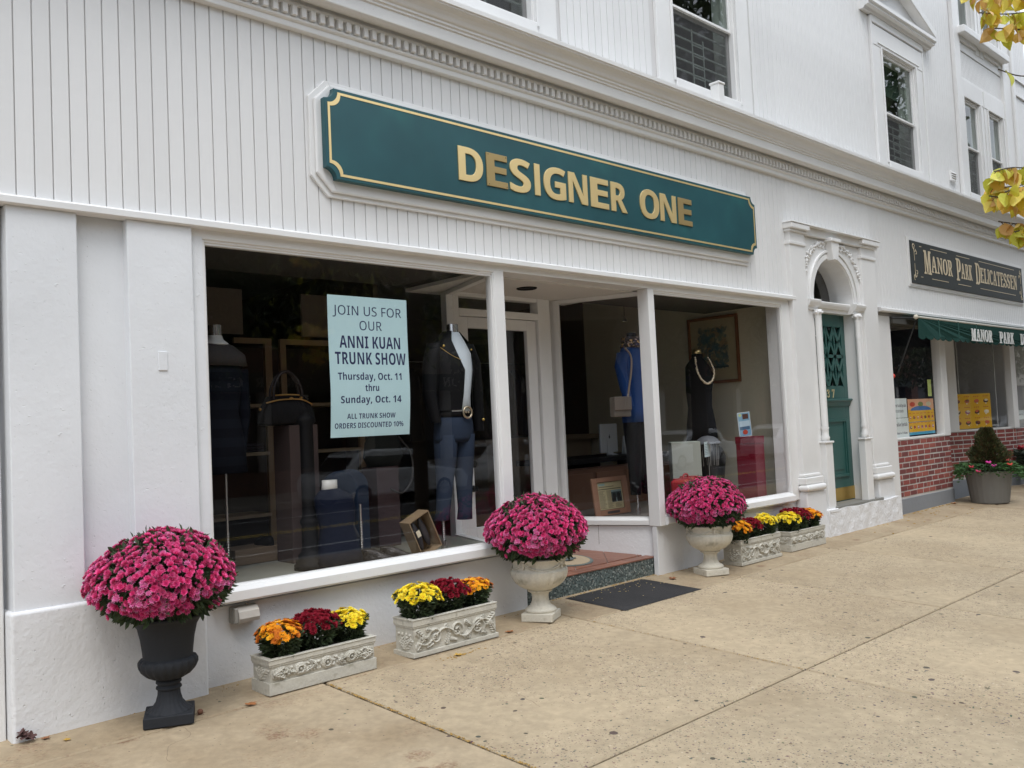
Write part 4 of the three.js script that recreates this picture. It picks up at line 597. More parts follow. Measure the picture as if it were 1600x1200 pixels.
const leafGeo = (() => { const P = [], a = [[0, 0, 0], [0.35, 0.04, 0.22], [0.7, 0.03, 0.16], [1, -0.1, 0], [0.7, 0.03, -0.16], [0.35, 0.04, -0.22], [0.45, -0.05, 0]]; for (const [i, j, k] of [[0, 1, 6], [1, 2, 6], [2, 3, 6], [3, 4, 6], [4, 5, 6], [5, 0, 6]]) P.push(...a[i], ...a[j], ...a[k]); const g = new THREE.BufferGeometry(); g.setAttribute('position', new THREE.Float32BufferAttribute(P, 3)); g.computeVertexNormals(); return g; })();
const greenMat = new THREE.MeshPhysicalMaterial({ color: 0xffffff, vertexColors: true, roughness: 0.7, transmission: 0.2, thickness: 0 });
const V3 = (...a) => new THREE.Vector3(...a);
function scatterLeaves(list, seed, colour) {               // list of [position, direction, size]
  const r = rng(seed), P = new Float32Array(list.length * 54), N = new Float32Array(list.length * 54), C = new Float32Array(list.length * 54), q = new THREE.Quaternion(), q2 = new THREE.Quaternion(), src = leafGeo.attributes.position, sn = leafGeo.attributes.normal, v = V3(), X = V3(1, 0, 0);
  list.forEach(([p, d, s], i) => { q.setFromUnitVectors(X, d.clone().normalize()); q2.setFromAxisAngle(X, r() * 6.28); q.multiply(q2); const c = colour(r); for (let k = 0; k < 18; k++) { v.fromBufferAttribute(src, k).multiplyScalar(s).applyQuaternion(q).add(p); P.set([v.x, v.y, v.z], i * 54 + k * 3); v.fromBufferAttribute(sn, k).applyQuaternion(q); N.set([v.x, v.y, v.z], i * 54 + k * 3); C.set(c, i * 54 + k * 3); } });
  const g = new THREE.BufferGeometry(); g.setAttribute('position', new THREE.BufferAttribute(P, 3)); g.setAttribute('normal', new THREE.BufferAttribute(N, 3)); g.setAttribute('color', new THREE.BufferAttribute(C, 3)); return g;
}
const mumGreen = (r) => { const k = 0.6 + 0.8 * r(); return [0.046 * k, 0.076 * k, 0.026 * k]; };
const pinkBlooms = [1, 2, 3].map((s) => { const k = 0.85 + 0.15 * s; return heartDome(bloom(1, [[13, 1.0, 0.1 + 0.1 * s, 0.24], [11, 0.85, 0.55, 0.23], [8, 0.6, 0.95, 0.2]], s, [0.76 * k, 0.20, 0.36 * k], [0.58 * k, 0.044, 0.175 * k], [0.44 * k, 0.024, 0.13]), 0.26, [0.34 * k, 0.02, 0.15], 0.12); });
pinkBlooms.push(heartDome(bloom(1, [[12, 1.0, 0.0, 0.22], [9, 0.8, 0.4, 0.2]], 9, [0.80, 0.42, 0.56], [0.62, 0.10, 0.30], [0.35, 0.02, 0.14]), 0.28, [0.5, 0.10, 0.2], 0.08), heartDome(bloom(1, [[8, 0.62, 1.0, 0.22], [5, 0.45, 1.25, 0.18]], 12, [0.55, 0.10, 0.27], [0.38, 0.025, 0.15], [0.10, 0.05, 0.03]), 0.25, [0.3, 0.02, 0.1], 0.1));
function bigMum(name, label, seed, faceAng) {
  const t = group(name); tag(t, label, 'flowering plant'); const r = rng(seed), R = 0.355, H = 0.30, yE = 0.165, pts = [];
  const N = 1750; for (let i = 0; i < N; i++) { const u = (i + 0.5) / N, ph = Math.acos(1 - u * 1.42), th = i * 2.39996 + 0.25 * r(); const lump = 1 + 0.24 * (fbm((th / 6.283 + 10) % 1, ph / 3.2, 5, 2, seed) - 0.5) + 0.07 * (r() - 0.5); const n = V3(Math.sin(ph) * Math.cos(th), Math.cos(ph), Math.sin(ph) * Math.sin(th)); const under = ph > 1.57; const p = V3(n.x * R * lump * (under ? 1 - 0.22 * (ph - 1.57) : 1), yE + n.y * (under ? 0.25 : H) * lump, n.z * R * lump * (under ? 1 - 0.22 * (ph - 1.57) : 1)); const gap = fbm((th / 6.283 + 10) % 1, ph / 3.2, 9, 2, seed + 50); if (gap > (under ? 0.64 - 0.13 * (ph - 1.57) : 0.74)) continue; pts.push([p, n, Math.max(0, n.x * Math.cos(faceAng) - n.z * Math.sin(faceAng)) + 0.4 * n.y + 0.05 * r()]); }
  pts.sort((a, b) => b[2] - a[2]);
  const X = V3(0, 1, 0), joined = [];
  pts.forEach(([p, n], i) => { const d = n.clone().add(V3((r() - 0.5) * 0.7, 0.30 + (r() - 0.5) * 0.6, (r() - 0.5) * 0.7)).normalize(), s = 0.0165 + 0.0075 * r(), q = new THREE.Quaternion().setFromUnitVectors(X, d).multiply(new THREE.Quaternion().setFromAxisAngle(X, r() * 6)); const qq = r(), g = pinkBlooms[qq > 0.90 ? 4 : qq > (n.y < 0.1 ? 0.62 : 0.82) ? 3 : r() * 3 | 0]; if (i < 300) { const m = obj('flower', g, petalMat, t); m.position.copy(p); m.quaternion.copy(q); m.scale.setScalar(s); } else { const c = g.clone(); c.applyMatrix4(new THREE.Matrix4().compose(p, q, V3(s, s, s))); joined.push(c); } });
  if (joined.length) kind(obj('blossoms', joined, petalMat, t, true), 'stuff');
  const lv = []; for (let i = 0; i < 5200; i++) { const u = r(), ph = Math.acos(1 - u * 1.62), th = r() * 6.283, k = 0.96 * Math.sqrt(0.12 + 0.88 * r()), under = ph > 1.57, sx = (under ? 1 - 0.3 * (ph - 1.57) : 1) * k; const n = V3(Math.sin(ph) * Math.cos(th), Math.cos(ph), Math.sin(ph) * Math.sin(th)); lv.push([V3(n.x * R * sx, yE + n.y * (under ? 0.24 : H) * k, n.z * R * sx), n.clone().add(V3((r() - 0.5), (r() - 0.8), (r() - 0.5))), 0.028 + 0.034 * r()]); }
  obj('foliage', scatterLeaves(lv, seed + 1, mumGreen), greenMat, t, true);
  const st = []; for (let i = 0; i < 40; i++) { const a = r() * 6.28, e = 0.25 + 0.6 * r(); st.push(rod([0.06 * Math.cos(a), -0.02, 0.06 * Math.sin(a)], [R * 0.8 * Math.cos(a) * e * 1.1, yE + H * 0.8 * Math.sqrt(1 - e * e), R * 0.8 * Math.sin(a) * e * 1.1], 0.003, 0.002, 5)); }
  obj('stem', st, M([0.05, 0.06, 0.025], 0.8), t);
  return t;
}
const mum1 = bigMum('pink_chrysanthemum', 'large dome of magenta chrysanthemums overflowing the charcoal urn', 5, -1.96);
mum1.position.set(1.975, gy(1.975, 0.3) + 0.545, 0.30);
const mum2 = copy(mum1, 4.845, gy(4.845, 0.27) + 0.455, 0.27, -0.15, 1.03); mum2.userData.label = 'dome of pink chrysanthemums in the stone urn beside the tiled entrance step';
const mum3 = copy(mum1, 7.08, gy(7.08, 0.28) + 0.445, 0.28, -0.85, 0.96); mum3.userData.label = 'round pink chrysanthemum in the farther stone urn, before the red bag in the window';
function smallMum(name, label, cols, seed, size, flat) {
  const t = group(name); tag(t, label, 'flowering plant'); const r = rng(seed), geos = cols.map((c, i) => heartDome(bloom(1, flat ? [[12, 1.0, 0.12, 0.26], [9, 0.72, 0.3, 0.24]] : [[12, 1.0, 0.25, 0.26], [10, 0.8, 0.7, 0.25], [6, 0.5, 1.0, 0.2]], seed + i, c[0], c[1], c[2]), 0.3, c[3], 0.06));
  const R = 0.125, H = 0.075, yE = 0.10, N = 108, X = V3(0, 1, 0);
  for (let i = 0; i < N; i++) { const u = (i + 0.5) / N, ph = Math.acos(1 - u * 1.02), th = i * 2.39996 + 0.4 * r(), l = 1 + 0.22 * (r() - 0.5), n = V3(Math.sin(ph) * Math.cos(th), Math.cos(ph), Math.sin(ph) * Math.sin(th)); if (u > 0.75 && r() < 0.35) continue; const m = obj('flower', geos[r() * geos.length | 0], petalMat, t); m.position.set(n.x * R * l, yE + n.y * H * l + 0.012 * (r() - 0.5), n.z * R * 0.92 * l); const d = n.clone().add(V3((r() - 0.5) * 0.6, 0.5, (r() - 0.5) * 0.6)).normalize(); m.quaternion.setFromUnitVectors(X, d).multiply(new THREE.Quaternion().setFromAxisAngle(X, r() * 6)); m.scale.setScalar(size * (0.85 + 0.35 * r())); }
  const lv = []; for (let i = 0; i < 1500; i++) { const a = r() * 6.28, y = r(), rad = (0.06 + 0.055 * y) * Math.sqrt(r()); lv.push([V3(rad * Math.cos(a), -0.02 + y * 0.15, rad * Math.sin(a)), V3(Math.cos(a) + (r() - 0.5), (r() - 0.35) * 1.2, Math.sin(a) + (r() - 0.5)), 0.018 + 0.022 * r()]); }
  obj('foliage', scatterLeaves(lv, seed + 1, mumGreen), greenMat, t, true);
  return t;
}
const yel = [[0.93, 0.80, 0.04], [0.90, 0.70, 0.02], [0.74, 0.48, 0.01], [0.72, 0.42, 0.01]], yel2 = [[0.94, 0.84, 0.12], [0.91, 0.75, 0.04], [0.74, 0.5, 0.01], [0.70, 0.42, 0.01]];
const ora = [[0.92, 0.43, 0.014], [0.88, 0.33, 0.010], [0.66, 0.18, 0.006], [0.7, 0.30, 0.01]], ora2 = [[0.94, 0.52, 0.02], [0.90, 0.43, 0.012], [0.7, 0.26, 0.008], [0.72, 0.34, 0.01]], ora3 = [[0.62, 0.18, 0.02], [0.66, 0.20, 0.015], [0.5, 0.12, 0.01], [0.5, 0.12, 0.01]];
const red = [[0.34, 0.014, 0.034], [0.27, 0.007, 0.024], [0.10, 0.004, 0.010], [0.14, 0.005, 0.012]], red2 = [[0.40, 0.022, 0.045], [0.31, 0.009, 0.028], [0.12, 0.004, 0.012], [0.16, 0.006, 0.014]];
const pO = smallMum('orange_chrysanthemum', 'orange chrysanthemum at the near end of the rose-carved box beside the charcoal urn', [ora, ora2, ora3], 11, 0.0215, true);
const pR = smallMum('red_chrysanthemum', 'dark red chrysanthemum between orange and yellow ones, in the box beside the charcoal urn', [red, red2], 22, 0.0205, false);
const pY = smallMum('yellow_chrysanthemum', 'yellow chrysanthemum in the box beside the charcoal urn, next to dark red flowers', [yel, yel2], 33, 0.0205, true);
const boxTop = (x, z, h) => gy(x, z) + h - 0.015;
const place = (o, x, z, h, turn, s) => { o.position.set(x, boxTop(x, z, h), z); o.rotation.y = turn; o.scale.setScalar(s); };
place(pO, 2.665, 0.27, 0.205, 0.3, 1.12); place(pR, 2.915, 0.25, 0.205, 0.9, 1.2); place(pY, 3.15, 0.25, 0.205, 1.7, 1.02);
const dupe = (src, label, x, z, h, turn, s) => { const c = copy(src, x, boxTop(x, z, h), z, turn, s); c.userData.label = label; };
dupe(pY, 'yellow chrysanthemum at the near end of the scroll-carved box, below the shoe display', 3.67, 0.29, 0.245, 0.4, 1.22);
dupe(pR, 'dark red chrysanthemum in the middle of the scroll-carved box below the open shoe box', 3.95, 0.26, 0.245, 2.2, 1.15);
dupe(pO, 'golden orange chrysanthemum in the scroll-carved box, next to the near stone urn', 4.19, 0.27, 0.245, 2.9, 1.0);
dupe(pO, 'orange chrysanthemum just behind the farther stone urn, in a scroll-carved box', 7.63, 0.23, 0.245, 4.2, 1.1);
dupe(pR, 'dark red chrysanthemum in the box behind the farther stone urn, between orange and yellow', 7.90, 0.19, 0.245, 4.0, 1.05);
dupe(pY, 'yellow chrysanthemum at the far end of the box behind the farther stone urn', 8.16, 0.21, 0.245, 3.1, 1.12);
dupe(pY, 'yellow chrysanthemum at the near end of the box closest to the green door', 8.66, 0.19, 0.205, 5.1, 1.12);
dupe(pR, 'dark red chrysanthemum in the middle of the box closest to the green door', 8.88, 0.15, 0.205, 5.5, 1.25);
dupe(pO, 'orange chrysanthemum at the end of the last planter box, against the white door base', 9.14, 0.17, 0.205, 1.0, 1.1);

// ---------------------------------------------------------------- things on the pavement and wall
{ // wall light
  const l = group('wall_light', scene, 2.588, 0.41, -0.05); tag(l, 'weathered grey box light with frosted lens low on the white wall', 'wall light');
  const hous = M([0.30, 0.29, 0.26], 0.6, { bumpMap: roughBump, bumpScale: 0.003 });
  obj('housing', [bx(-0.085, 0.085, -0.05, 0.05, 0.0, 0.035, 0.008), bx(-0.08, -0.055, -0.047, 0.047, 0.03, 0.075, 0.008)], hous, l);
  obj('lens', [prof([[0.03, -0.046], [0.075, -0.044], [0.085, -0.02], [0.075, 0.02], [0.05, 0.046], [0.03, 0.046]], -0.055, 0.078)], new THREE.MeshPhysicalMaterial({ color: new THREE.Color().setRGB(0.5, 0.47, 0.42), roughness: 0.35, bumpMap: trimBump, bumpScale: 0.002 }), l);
  obj('screw', ball(0.02, 0.055, 0.03, 0.01, 0.008, 0.01, 8), chrome, l);
}
{ // doormat
  const m = group('doormat'); tag(m, 'thin black rubber doormat lying before the mosaic step', 'doormat');
  const nx = 34, nz = 20, x0 = 5.455, x1 = 6.485, z0 = -0.055, z1 = 0.585, P = [], I = [], r = rng(3);
  for (let j = 0; j <= nz; j++) for (let i = 0; i <= nx; i++) { const x = x0 + (x1 - x0) * i / nx, z = z0 + (z1 - z0) * j / nz; const e = (i === 0 || j === 0 || i === nx || j === nz) ? 0.003 : 0.011; P.push(x, gy(x, z) + e + 0.003 * Math.sin(x * 5 + z * 9) * Math.sin(z * 4) * (e > 0.005 ? 1 : 0), z); }
  for (let j = 0; j < nz; j++) for (let i = 0; i < nx; i++) { const a = j * (nx + 1) + i; I.push(a, a + nx + 1, a + 1, a + 1, a + nx + 1, a + nx + 2); }
  const g = new THREE.BufferGeometry(); g.setAttribute('position', new THREE.Float32BufferAttribute(P, 3)); g.setIndex(I); g.computeVertexNormals();
  const mb = dataTex(256, (u, v, x, y) => grey(120 + 90 * (Math.abs((x % 8) - 4) / 4) * (Math.abs((y % 8) - 4) / 4) + 60 * vnoise(u * 40, v * 40, 40, 3)), false, 0.16);
  const mc = dataTex(512, (u, v) => { const n = fbm(u, v, 6, 4, 91), d = vnoise(u * 160, v * 160, 160, 93) > 0.99 ? 70 : 0; return [46 + 22 * (n - 0.4) + d, 45 + 21 * (n - 0.4) + d * 0.9, 46 + 20 * (n - 0.4) + d * 0.5]; }, true, 1.1);
  obj('mat', g, M([0.9, 0.9, 0.9], 0.85, { map: mc, bumpMap: mb, bumpScale: 0.004 }), m);
  const b = []; for (let i = 0; i < 46; i++) { const x = x0 + r() * 1.0, z = z0 + 0.02 + r() * 0.5 * r(), s = 0.004 + 0.006 * r(); b.push(ball(x, gy(x, z) + 0.014, z, s, 0.002, s * 0.6, 6)); }
  kind(obj('crumbs', b, M([0.42, 0.33, 0.14], 0.8), m), 'stuff');
}
const deadLeaf = (seed) => { const r = rng(seed), n = 5, sh = []; for (let k = 0; k < 22; k++) { const a = (k / 22) * 6.283, q = Math.abs(Math.cos(a * 2.5)); sh.push([Math.cos(a) * (0.45 + 0.55 * q) * (0.9 + 0.2 * r()), Math.sin(a) * (0.45 + 0.55 * q)]); } const P = []; const hgt = (x, y) => 0.16 * Math.sin(x * 2.4 + seed) * Math.cos(y * 2.9) + 0.22 * (x * x + y * y) * 0.7; for (let k = 0; k < 22; k++) { const a = sh[k], b = sh[(k + 1) % 22]; P.push(0, hgt(0, 0), 0, b[0], hgt(...b), b[1], a[0], hgt(...a), a[1]); } const g = new THREE.BufferGeometry(); g.setAttribute('position', new THREE.Float32BufferAttribute(P, 3)); g.computeVertexNormals(); return done(g); };
const leafBits = [M([0.34, 0.13, 0.04], 0.8), M([0.26, 0.11, 0.05], 0.8), M([0.50, 0.30, 0.05], 0.8), M([0.16, 0.07, 0.04], 0.85)];
[[2.40, 0.405, 0.036, 0, 'curled orange-brown leaf on the pavement between the charcoal urn and the rose-carved box'], [4.42, 0.37, 0.034, 0, 'orange-brown dead leaf on the pavement between the scroll-carved box and the stone urn'], [3.80, 0.53, 0.03, 2, 'yellow dead leaf on a dirt patch in front of the scroll-carved planter box'], [6.66, 0.15, 0.045, 1, 'brown crumpled leaf on the pavement between the doormat and the farther stone urn'], [13.50, 0.07, 0.05, 0, 'orange leaf at the foot of the brick wall beside the round grey pot'], [1.43, 0.10, 0.024, 1, 'small rust leaf at the foot of the wall in the near corner'], [1.50, 0.20, 0.02, 2, 'small yellow leaf on the pavement beside the near wall corner']].forEach(([x, z, s, m, label], i) => { const l = tag(obj('fallen_leaf', deadLeaf(i + 1), leafBits[m]), label, 'fallen leaf', 'fallen leaves on the pavement'); l.position.set(x, gy(x, z) + 0.004 + s * 0.1, z); l.scale.set(s, s * 0.8, s); l.rotation.y = i * 1.3; });
{ const s = tag(obj('seed_pod', [ball(0, 0.016, 0, 0.017, 0.015, 0.015, 10), ...[0, 1, 2, 3, 4].map((k) => rod([0, 0.014, 0], [0.03 * Math.cos(k * 1.3), 0.004, 0.03 * Math.sin(k * 1.3)], 0.002, 0.001, 4))], leafBits[3]), 'small dark brown seed pod beside the square foot of the charcoal urn', 'seed pod'); s.position.set(2.135, gy(2.13, 0.34), 0.34);
  const d = []; const r = rng(9); for (let i = 0; i < 5; i++) { const g = deadLeaf(20 + i).clone(); g.scale(0.03, 0.04, 0.03); g.rotateX(r() * 2 - 1); g.rotateZ(r() * 2 - 1); g.translate(1.315 + 0.055 * r(), 0.018 + 0.03 * r(), 0.07 + 0.02 * r()); d.push(g); } tag(obj('leaf_clump', d, M([0.10, 0.05, 0.045], 0.9)), 'clump of dark crumpled leaves against the wall in the near corner', 'leaf clump');
  // grit and leaf crumbs along the joints and walls
  const b = []; const put = (x, z, s) => { const g = ball(0, 0, 0, s, s * 0.35, s * 0.6, 5); g.rotateY(r() * 3); g.translate(x, gy(x, z) + 0.0015, z); b.push(g); };
  for (let i = 0; i < 230; i++) { const t = r(); put(2.895 + (r() - 0.5) * 0.016, 0.42 + t * 1.9, 0.003 + 0.007 * r()); } for (let i = 0; i < 160; i++) put(1.35 + r() * 8.2, 0.06 * r() - 0.03 + (r() < 0.5 ? 0.04 : 0), 0.003 + 0.006 * r()); for (let i = 0; i < 60; i++) { const a = r() * 6.28, q = r() * r(); put(3.85 + 0.3 * q * Math.cos(a), 0.54 + 0.06 * q * Math.sin(a), 0.003 + 0.008 * r()); } for (let i = 0; i < 70; i++) put(5.1 + r() * 1.75, -0.10 + 0.03 * r(), 0.004 + 0.006 * r()); for (let i = 0; i < 60; i++) put(5.045 + (r() - 0.5) * 0.014, 0.6 + 1.7 * r(), 0.003 + 0.004 * r()); for (let i = 0; i < 70; i++) put(11.6 + r() * 2.0, 0.0 + 0.05 * r(), 0.006 + 0.012 * r()); for (let i = 0; i < 30; i++) put(10.2 + r() * 3, 0.1 + 0.5 * r(), 0.008 + 0.012 * r());
  kind(obj('leaf_litter', b, M([0.36, 0.22, 0.06], 0.85)), 'stuff');
}
{ // grey ribbed pot, dwarf conifer, trailing flowers at the delicatessen
  const px = 13.96, pz = 0.40, p = group('grey_pot', scene, px, gy(px, pz), pz); tag(p, 'large round grey ribbed pot on the pavement by the brick corner', 'pot');
  obj('body', lathe([[0, 0], [0.235, 0], [0.25, 0.012], [0.30, 0.40], [0.312, 0.455], [0.318, 0.462], [0.30, 0.465], [0.285, 0.44]], 144, (i, a) => 1 + (i > 2 && i < 5 ? 0.010 * Math.cos(a * 24) : 0)), M([0.17, 0.165, 0.15], 0.6, { bumpMap: roughBump, bumpScale: 0.004 }), p);
  obj('soil', lathe([[0, 0.43], [0.29, 0.425]], 24), soil, p);
  const top = gy(px, pz) + 0.44, r = rng(44), cf = group('dwarf_conifer', scene, px + 0.02, top, pz); tag(cf, 'bushy brown-green dwarf conifer growing in the grey pot', 'shrub');
  const lv = []; for (let i = 0; i < 9000; i++) { const y = Math.pow(r(), 0.8), prof2 = 0.265 * Math.pow(1 - y, 0.72) * (0.7 + 0.3 * Math.min(1, y * 4)) + 0.03, th = r() * 6.28, l = 1 + 1.1 * (fbm((th / 6.28) % 1, y, 8, 2, 45) - 0.5), rad = prof2 * l * Math.sqrt(0.35 + 0.65 * r()); lv.push([V3(rad * Math.cos(th), y * 0.60 + 0.02, rad * Math.sin(th)), V3(Math.cos(th) + r() - 0.5, 0.5 + r() * 0.8, Math.sin(th) + r() - 0.5), 0.025 + 0.03 * r()]); }
  obj('foliage', scatterLeaves(lv, 46, (q) => { const k = 0.7 + 0.7 * q(), b = q(); return b > 0.66 ? [0.105 * k, 0.062 * k, 0.020 * k] : [0.055 * k, 0.070 * k, 0.018 * k]; }), greenMat, cf, true);
  obj('trunk', rod([0, -0.02, 0], [0, 0.4, 0], 0.02, 0.008), M([0.08, 0.05, 0.03], 0.9), cf);
  const tr = group('trailing_plant', scene, px, top, pz); tag(tr, 'trailing green plant with a few pink and red flowers spilling over the grey pot', 'flowering plant');
  const l2 = []; for (let i = 0; i < 2600; i++) { const th = r() * 6.28, lump = fbm((th / 6.28) % 1, 0.3, 8, 2, 48), rad = 0.2 + 0.2 * r() + 0.12 * (lump - 0.4), drop = rad > 0.32 ? -(rad - 0.32) * 1.4 * r() - 0.15 * r() * Math.max(0, lump - 0.5) * 3 : 0; l2.push([V3(rad * Math.cos(th), 0.05 + 0.09 * r() + drop, rad * Math.sin(th)), V3(Math.cos(th) + r() - 0.5, 0.3 * (r() - 0.6), Math.sin(th) + r() - 0.5), 0.03 + 0.035 * r()]); }
  obj('foliage', scatterLeaves(l2, 49, (q) => { const k = 0.6 + 0.8 * q(); return [0.05 * k, 0.13 * k, 0.03 * k]; }), greenMat, tr, true);
  const fl = [[-0.32, 0.16, 0.12, [0.62, 0.04, 0.30]], [-0.29, 0.11, 0.18, [0.58, 0.04, 0.28]], [-0.36, 0.1, -0.1, [0.6, 0.05, 0.08]], [-0.38, 0.04, 0.0, [0.6, 0.06, 0.16]], [-0.12, 0.12, 0.33, [0.7, 0.07, 0.05]], [0.02, 0.17, 0.25, [0.6, 0.10, 0.10]], [0.14, 0.2, 0.2, [0.6, 0.08, 0.12]], [0.3, 0.2, 0.15, [0.55, 0.04, 0.08]], [0.26, 0.24, 0.0, [0.5, 0.03, 0.07]], [0.36, -0.14, 0.12, [0.55, 0.05, 0.14]], [0.37, 0.08, 0.1, [0.5, 0.05, 0.1]]];
  fl.forEach(([x, y, z, c], i) => obj('flower', [0, 1, 2, 3, 4, 5].map((k) => ball(x + 0.022 * Math.cos(k * 1.05), y + 0.008 * Math.sin(k * 2), z + 0.022 * Math.sin(k * 1.05), 0.018, 0.012, 0.018, 7)), M(c, 0.7), tr));
}
{ // edge of another planting at the frame's side
  const g = group('red_geranium', scene, 16.62, gy(16.6, 0.2), 0.22); tag(g, 'dark pot plant with red flowers against brick, cut off by the picture edge', 'flowering plant'); const r = rng(61), lv = [];
  for (let i = 0; i < 1300; i++) { const th = r() * 6.28, y = r(), rad = 0.26 * Math.sqrt(r()) * (0.7 + 0.3 * y); lv.push([V3(rad * Math.cos(th), 0.25 + 0.35 * y, rad * Math.sin(th)), V3(Math.cos(th), r() - 0.3, Math.sin(th)), 0.05 + 0.04 * r()]); }
  obj('foliage', scatterLeaves(lv, 62, (q) => { const k = 0.5 + 0.7 * q(); return [0.03 * k, 0.05 * k, 0.025 * k]; }), greenMat, g, true);
  for (let i = 0; i < 12; i++) { const th = r() * 6.28, x = 0.2 * Math.cos(th) * r(), z = 0.2 * Math.sin(th), y = 0.58 + 0.08 * r(); obj('flower', [0, 1, 2, 3, 4, 5, 6].map((k) => ball(x + 0.03 * Math.cos(k), y + 0.01 * Math.sin(k * 2), z + 0.03 * Math.sin(k), 0.022, 0.018, 0.022, 7)), M([0.42, 0.03, 0.04], 0.7), g); }
  obj('pot', lathe([[0, 0], [0.15, 0], [0.2, 0.3], [0.19, 0.3]], 24), M([0.03, 0.03, 0.03], 0.7), g);
}

// ---------------------------------------------------------------- paper in the windows
const txt = (c, s, x, y, font, wid, fill = '#1d2350') => { c.fillStyle = fill; c.font = font; c.textAlign = 'center'; c.textBaseline = 'middle'; const m = c.measureText(s).width; c.save(); c.translate(x, y); c.scale(wid / m, 1); c.fillText(s, 0, 0); c.restore(); };
{
  const t = canvasTex(820, 1204, (c, w, h) => { const im = c.createImageData(w, h); for (let y = 0; y < h; y++) for (let x = 0; x < w; x++) { const n = 6 * (fbm(x / w, y / h, 6, 4, 101) - 0.5) + 3 * (hash(x, y, 1) - 0.5), o = (y * w + x) * 4; im.data[o] = 190 + n; im.data[o + 1] = 218 + n; im.data[o + 2] = 222 + n; im.data[o + 3] = 255; } c.putImageData(im, 0, 0);
    txt(c, 'JOIN US FOR', w * 0.5, 125, '112px sans-serif', 700); txt(c, 'OUR', w * 0.52, 250, '112px sans-serif', 240);
    txt(c, 'ANNI KUAN', w * 0.52, 395, 'bold 145px sans-serif', 640); txt(c, 'TRUNK SHOW', w * 0.515, 535, 'bold 145px sans-serif', 735);
    txt(c, 'Thursday, Oct. 11', w * 0.5, 690, 'bold 84px sans-serif', 670); txt(c, 'thru', w * 0.51, 788, 'bold 80px sans-serif', 150); txt(c, 'Sunday, Oct. 14', w * 0.5, 888, 'bold 84px sans-serif', 630);
    txt(c, 'ALL TRUNK SHOW', w * 0.5, 1030, 'bold 60px sans-serif', 500); txt(c, 'ORDERS DISCOUNTED 10%', w * 0.48, 1108, 'bold 62px sans-serif', 715); });
  const g = new THREE.PlaneGeometry(0.662, 0.967, 24, 36), p = g.attributes.position; for (let i = 0; i < p.count; i++) { const x = p.getX(i), y = p.getY(i), low = Math.max(0, -y - 0.15) / 0.33; p.setZ(i, -0.012 * low * low * (1 + x) - 0.003 * Math.sin(y * 7)); p.setX(i, x - 0.008 * low); } g.computeVertexNormals(); g.translate(3.602, 1.932, -0.042);
  tag(obj('trunk_show_poster', g, M([0.86, 0.88, 0.88], 0.75, { map: t }), scene, true), 'pale blue trunk show poster hung inside the big display window', 'poster');
}
function sheetOn(name, label, x0, x1, y0, y1, z, tex, extra = {}) { const m = obj(name, quadXY(x0, x1, y0, y1, z), M([0.9, 0.9, 0.9], 0.7, { map: tex, ...extra }), scene, true); return tag(m, label, 'paper notice'); }
const notice = (lines) => canvasTex(384, 256, (c, w, h) => { c.fillStyle = '#dfe8e6'; c.fillRect(0, 0, w, h); lines.forEach(([s, y, px, wd]) => txt(c, s, w / 2, y, 'bold ' + px + 'px serif', wd, '#2c3040')); });
sheetOn('paper_notice', 'white salad specials notice on the delicatessen window, above another notice', 12.02, 12.52, 1.335, 1.60, -0.10, notice([['Assorted Salad Specials', 95, 54, 340], ['EVERYDAYS', 170, 46, 200]]));
sheetOn('paper_notice', 'white breakfast specials notice on the delicatessen window, just above the bricks', 12.035, 12.54, 1.055, 1.33, -0.10, notice([['Breakfast Specials', 80, 60, 320], ['6:00am to 11:30am', 190, 40, 300]]));
const menuTex = (band, cols, rows, seed) => canvasTex(512, 512, (c, w, h) => { const r = rng(seed); c.fillStyle = '#e9b51e'; c.fillRect(0, 0, w, h); let y0 = 20; if (band) { c.fillStyle = '#e8b08a'; c.fillRect(0, 0, w, 150); c.fillStyle = '#3b78b8'; c.beginPath(); c.ellipse(w / 2, 170, 210, 70, 0, Math.PI, 0); c.fill(); c.fillStyle = '#e9b51e'; c.fillRect(0, 165, w, 20); c.fillStyle = '#49a6c8'; c.fillRect(0, h - 40, w, 40); c.strokeStyle = '#3f86b4'; c.lineWidth = 8; c.beginPath(); c.moveTo(0, 330); c.lineTo(w, 330); c.stroke(); y0 = 190; for (let k = 0; k < 3; k++) { c.fillStyle = ['#c8452c', '#7a8a3a', '#d9d0b0'][k]; c.beginPath(); c.ellipse(90 + k * 160, 75, 52, 34, 0, 0, 6.3); c.fill(); } }
  const cw = w / cols, rh = (h - y0 - (band ? 45 : 10)) / rows; for (let j = 0; j < rows; j++) for (let i = 0; i < cols; i++) { const x = (i + 0.5) * cw, y = y0 + (j + 0.55) * rh, q = r(), tall = band ? 1.25 : 0.8; c.save(); c.translate(x, y); c.rotate((r() - 0.5) * 1.0); c.fillStyle = ['#5a3526', '#b8402a', '#e8dcc0', '#3a2a20', '#c8704a', '#b06a8c'][q * 6 | 0]; c.beginPath(); c.ellipse(0, 0, cw * 0.27, cw * 0.27 * tall, 0, 0, 6.3); c.fill(); c.fillStyle = ['#e8dcc0', '#8a4a30', '#d86a4a', '#f0e6d0'][r() * 4 | 0]; c.beginPath(); c.ellipse(cw * 0.04, -cw * 0.1, cw * 0.19, cw * 0.13, 0, 0, 6.3); c.fill(); c.fillStyle = '#efe9da'; c.fillRect(-cw * 0.06, cw * 0.2, cw * 0.12, cw * 0.13); c.restore(); c.fillStyle = '#c0392b'; for (let k = 0; k < 3; k++) c.fillRect(x - cw * 0.3 + k * cw * 0.2, y - rh * 0.47, cw * 0.13, 9); } });
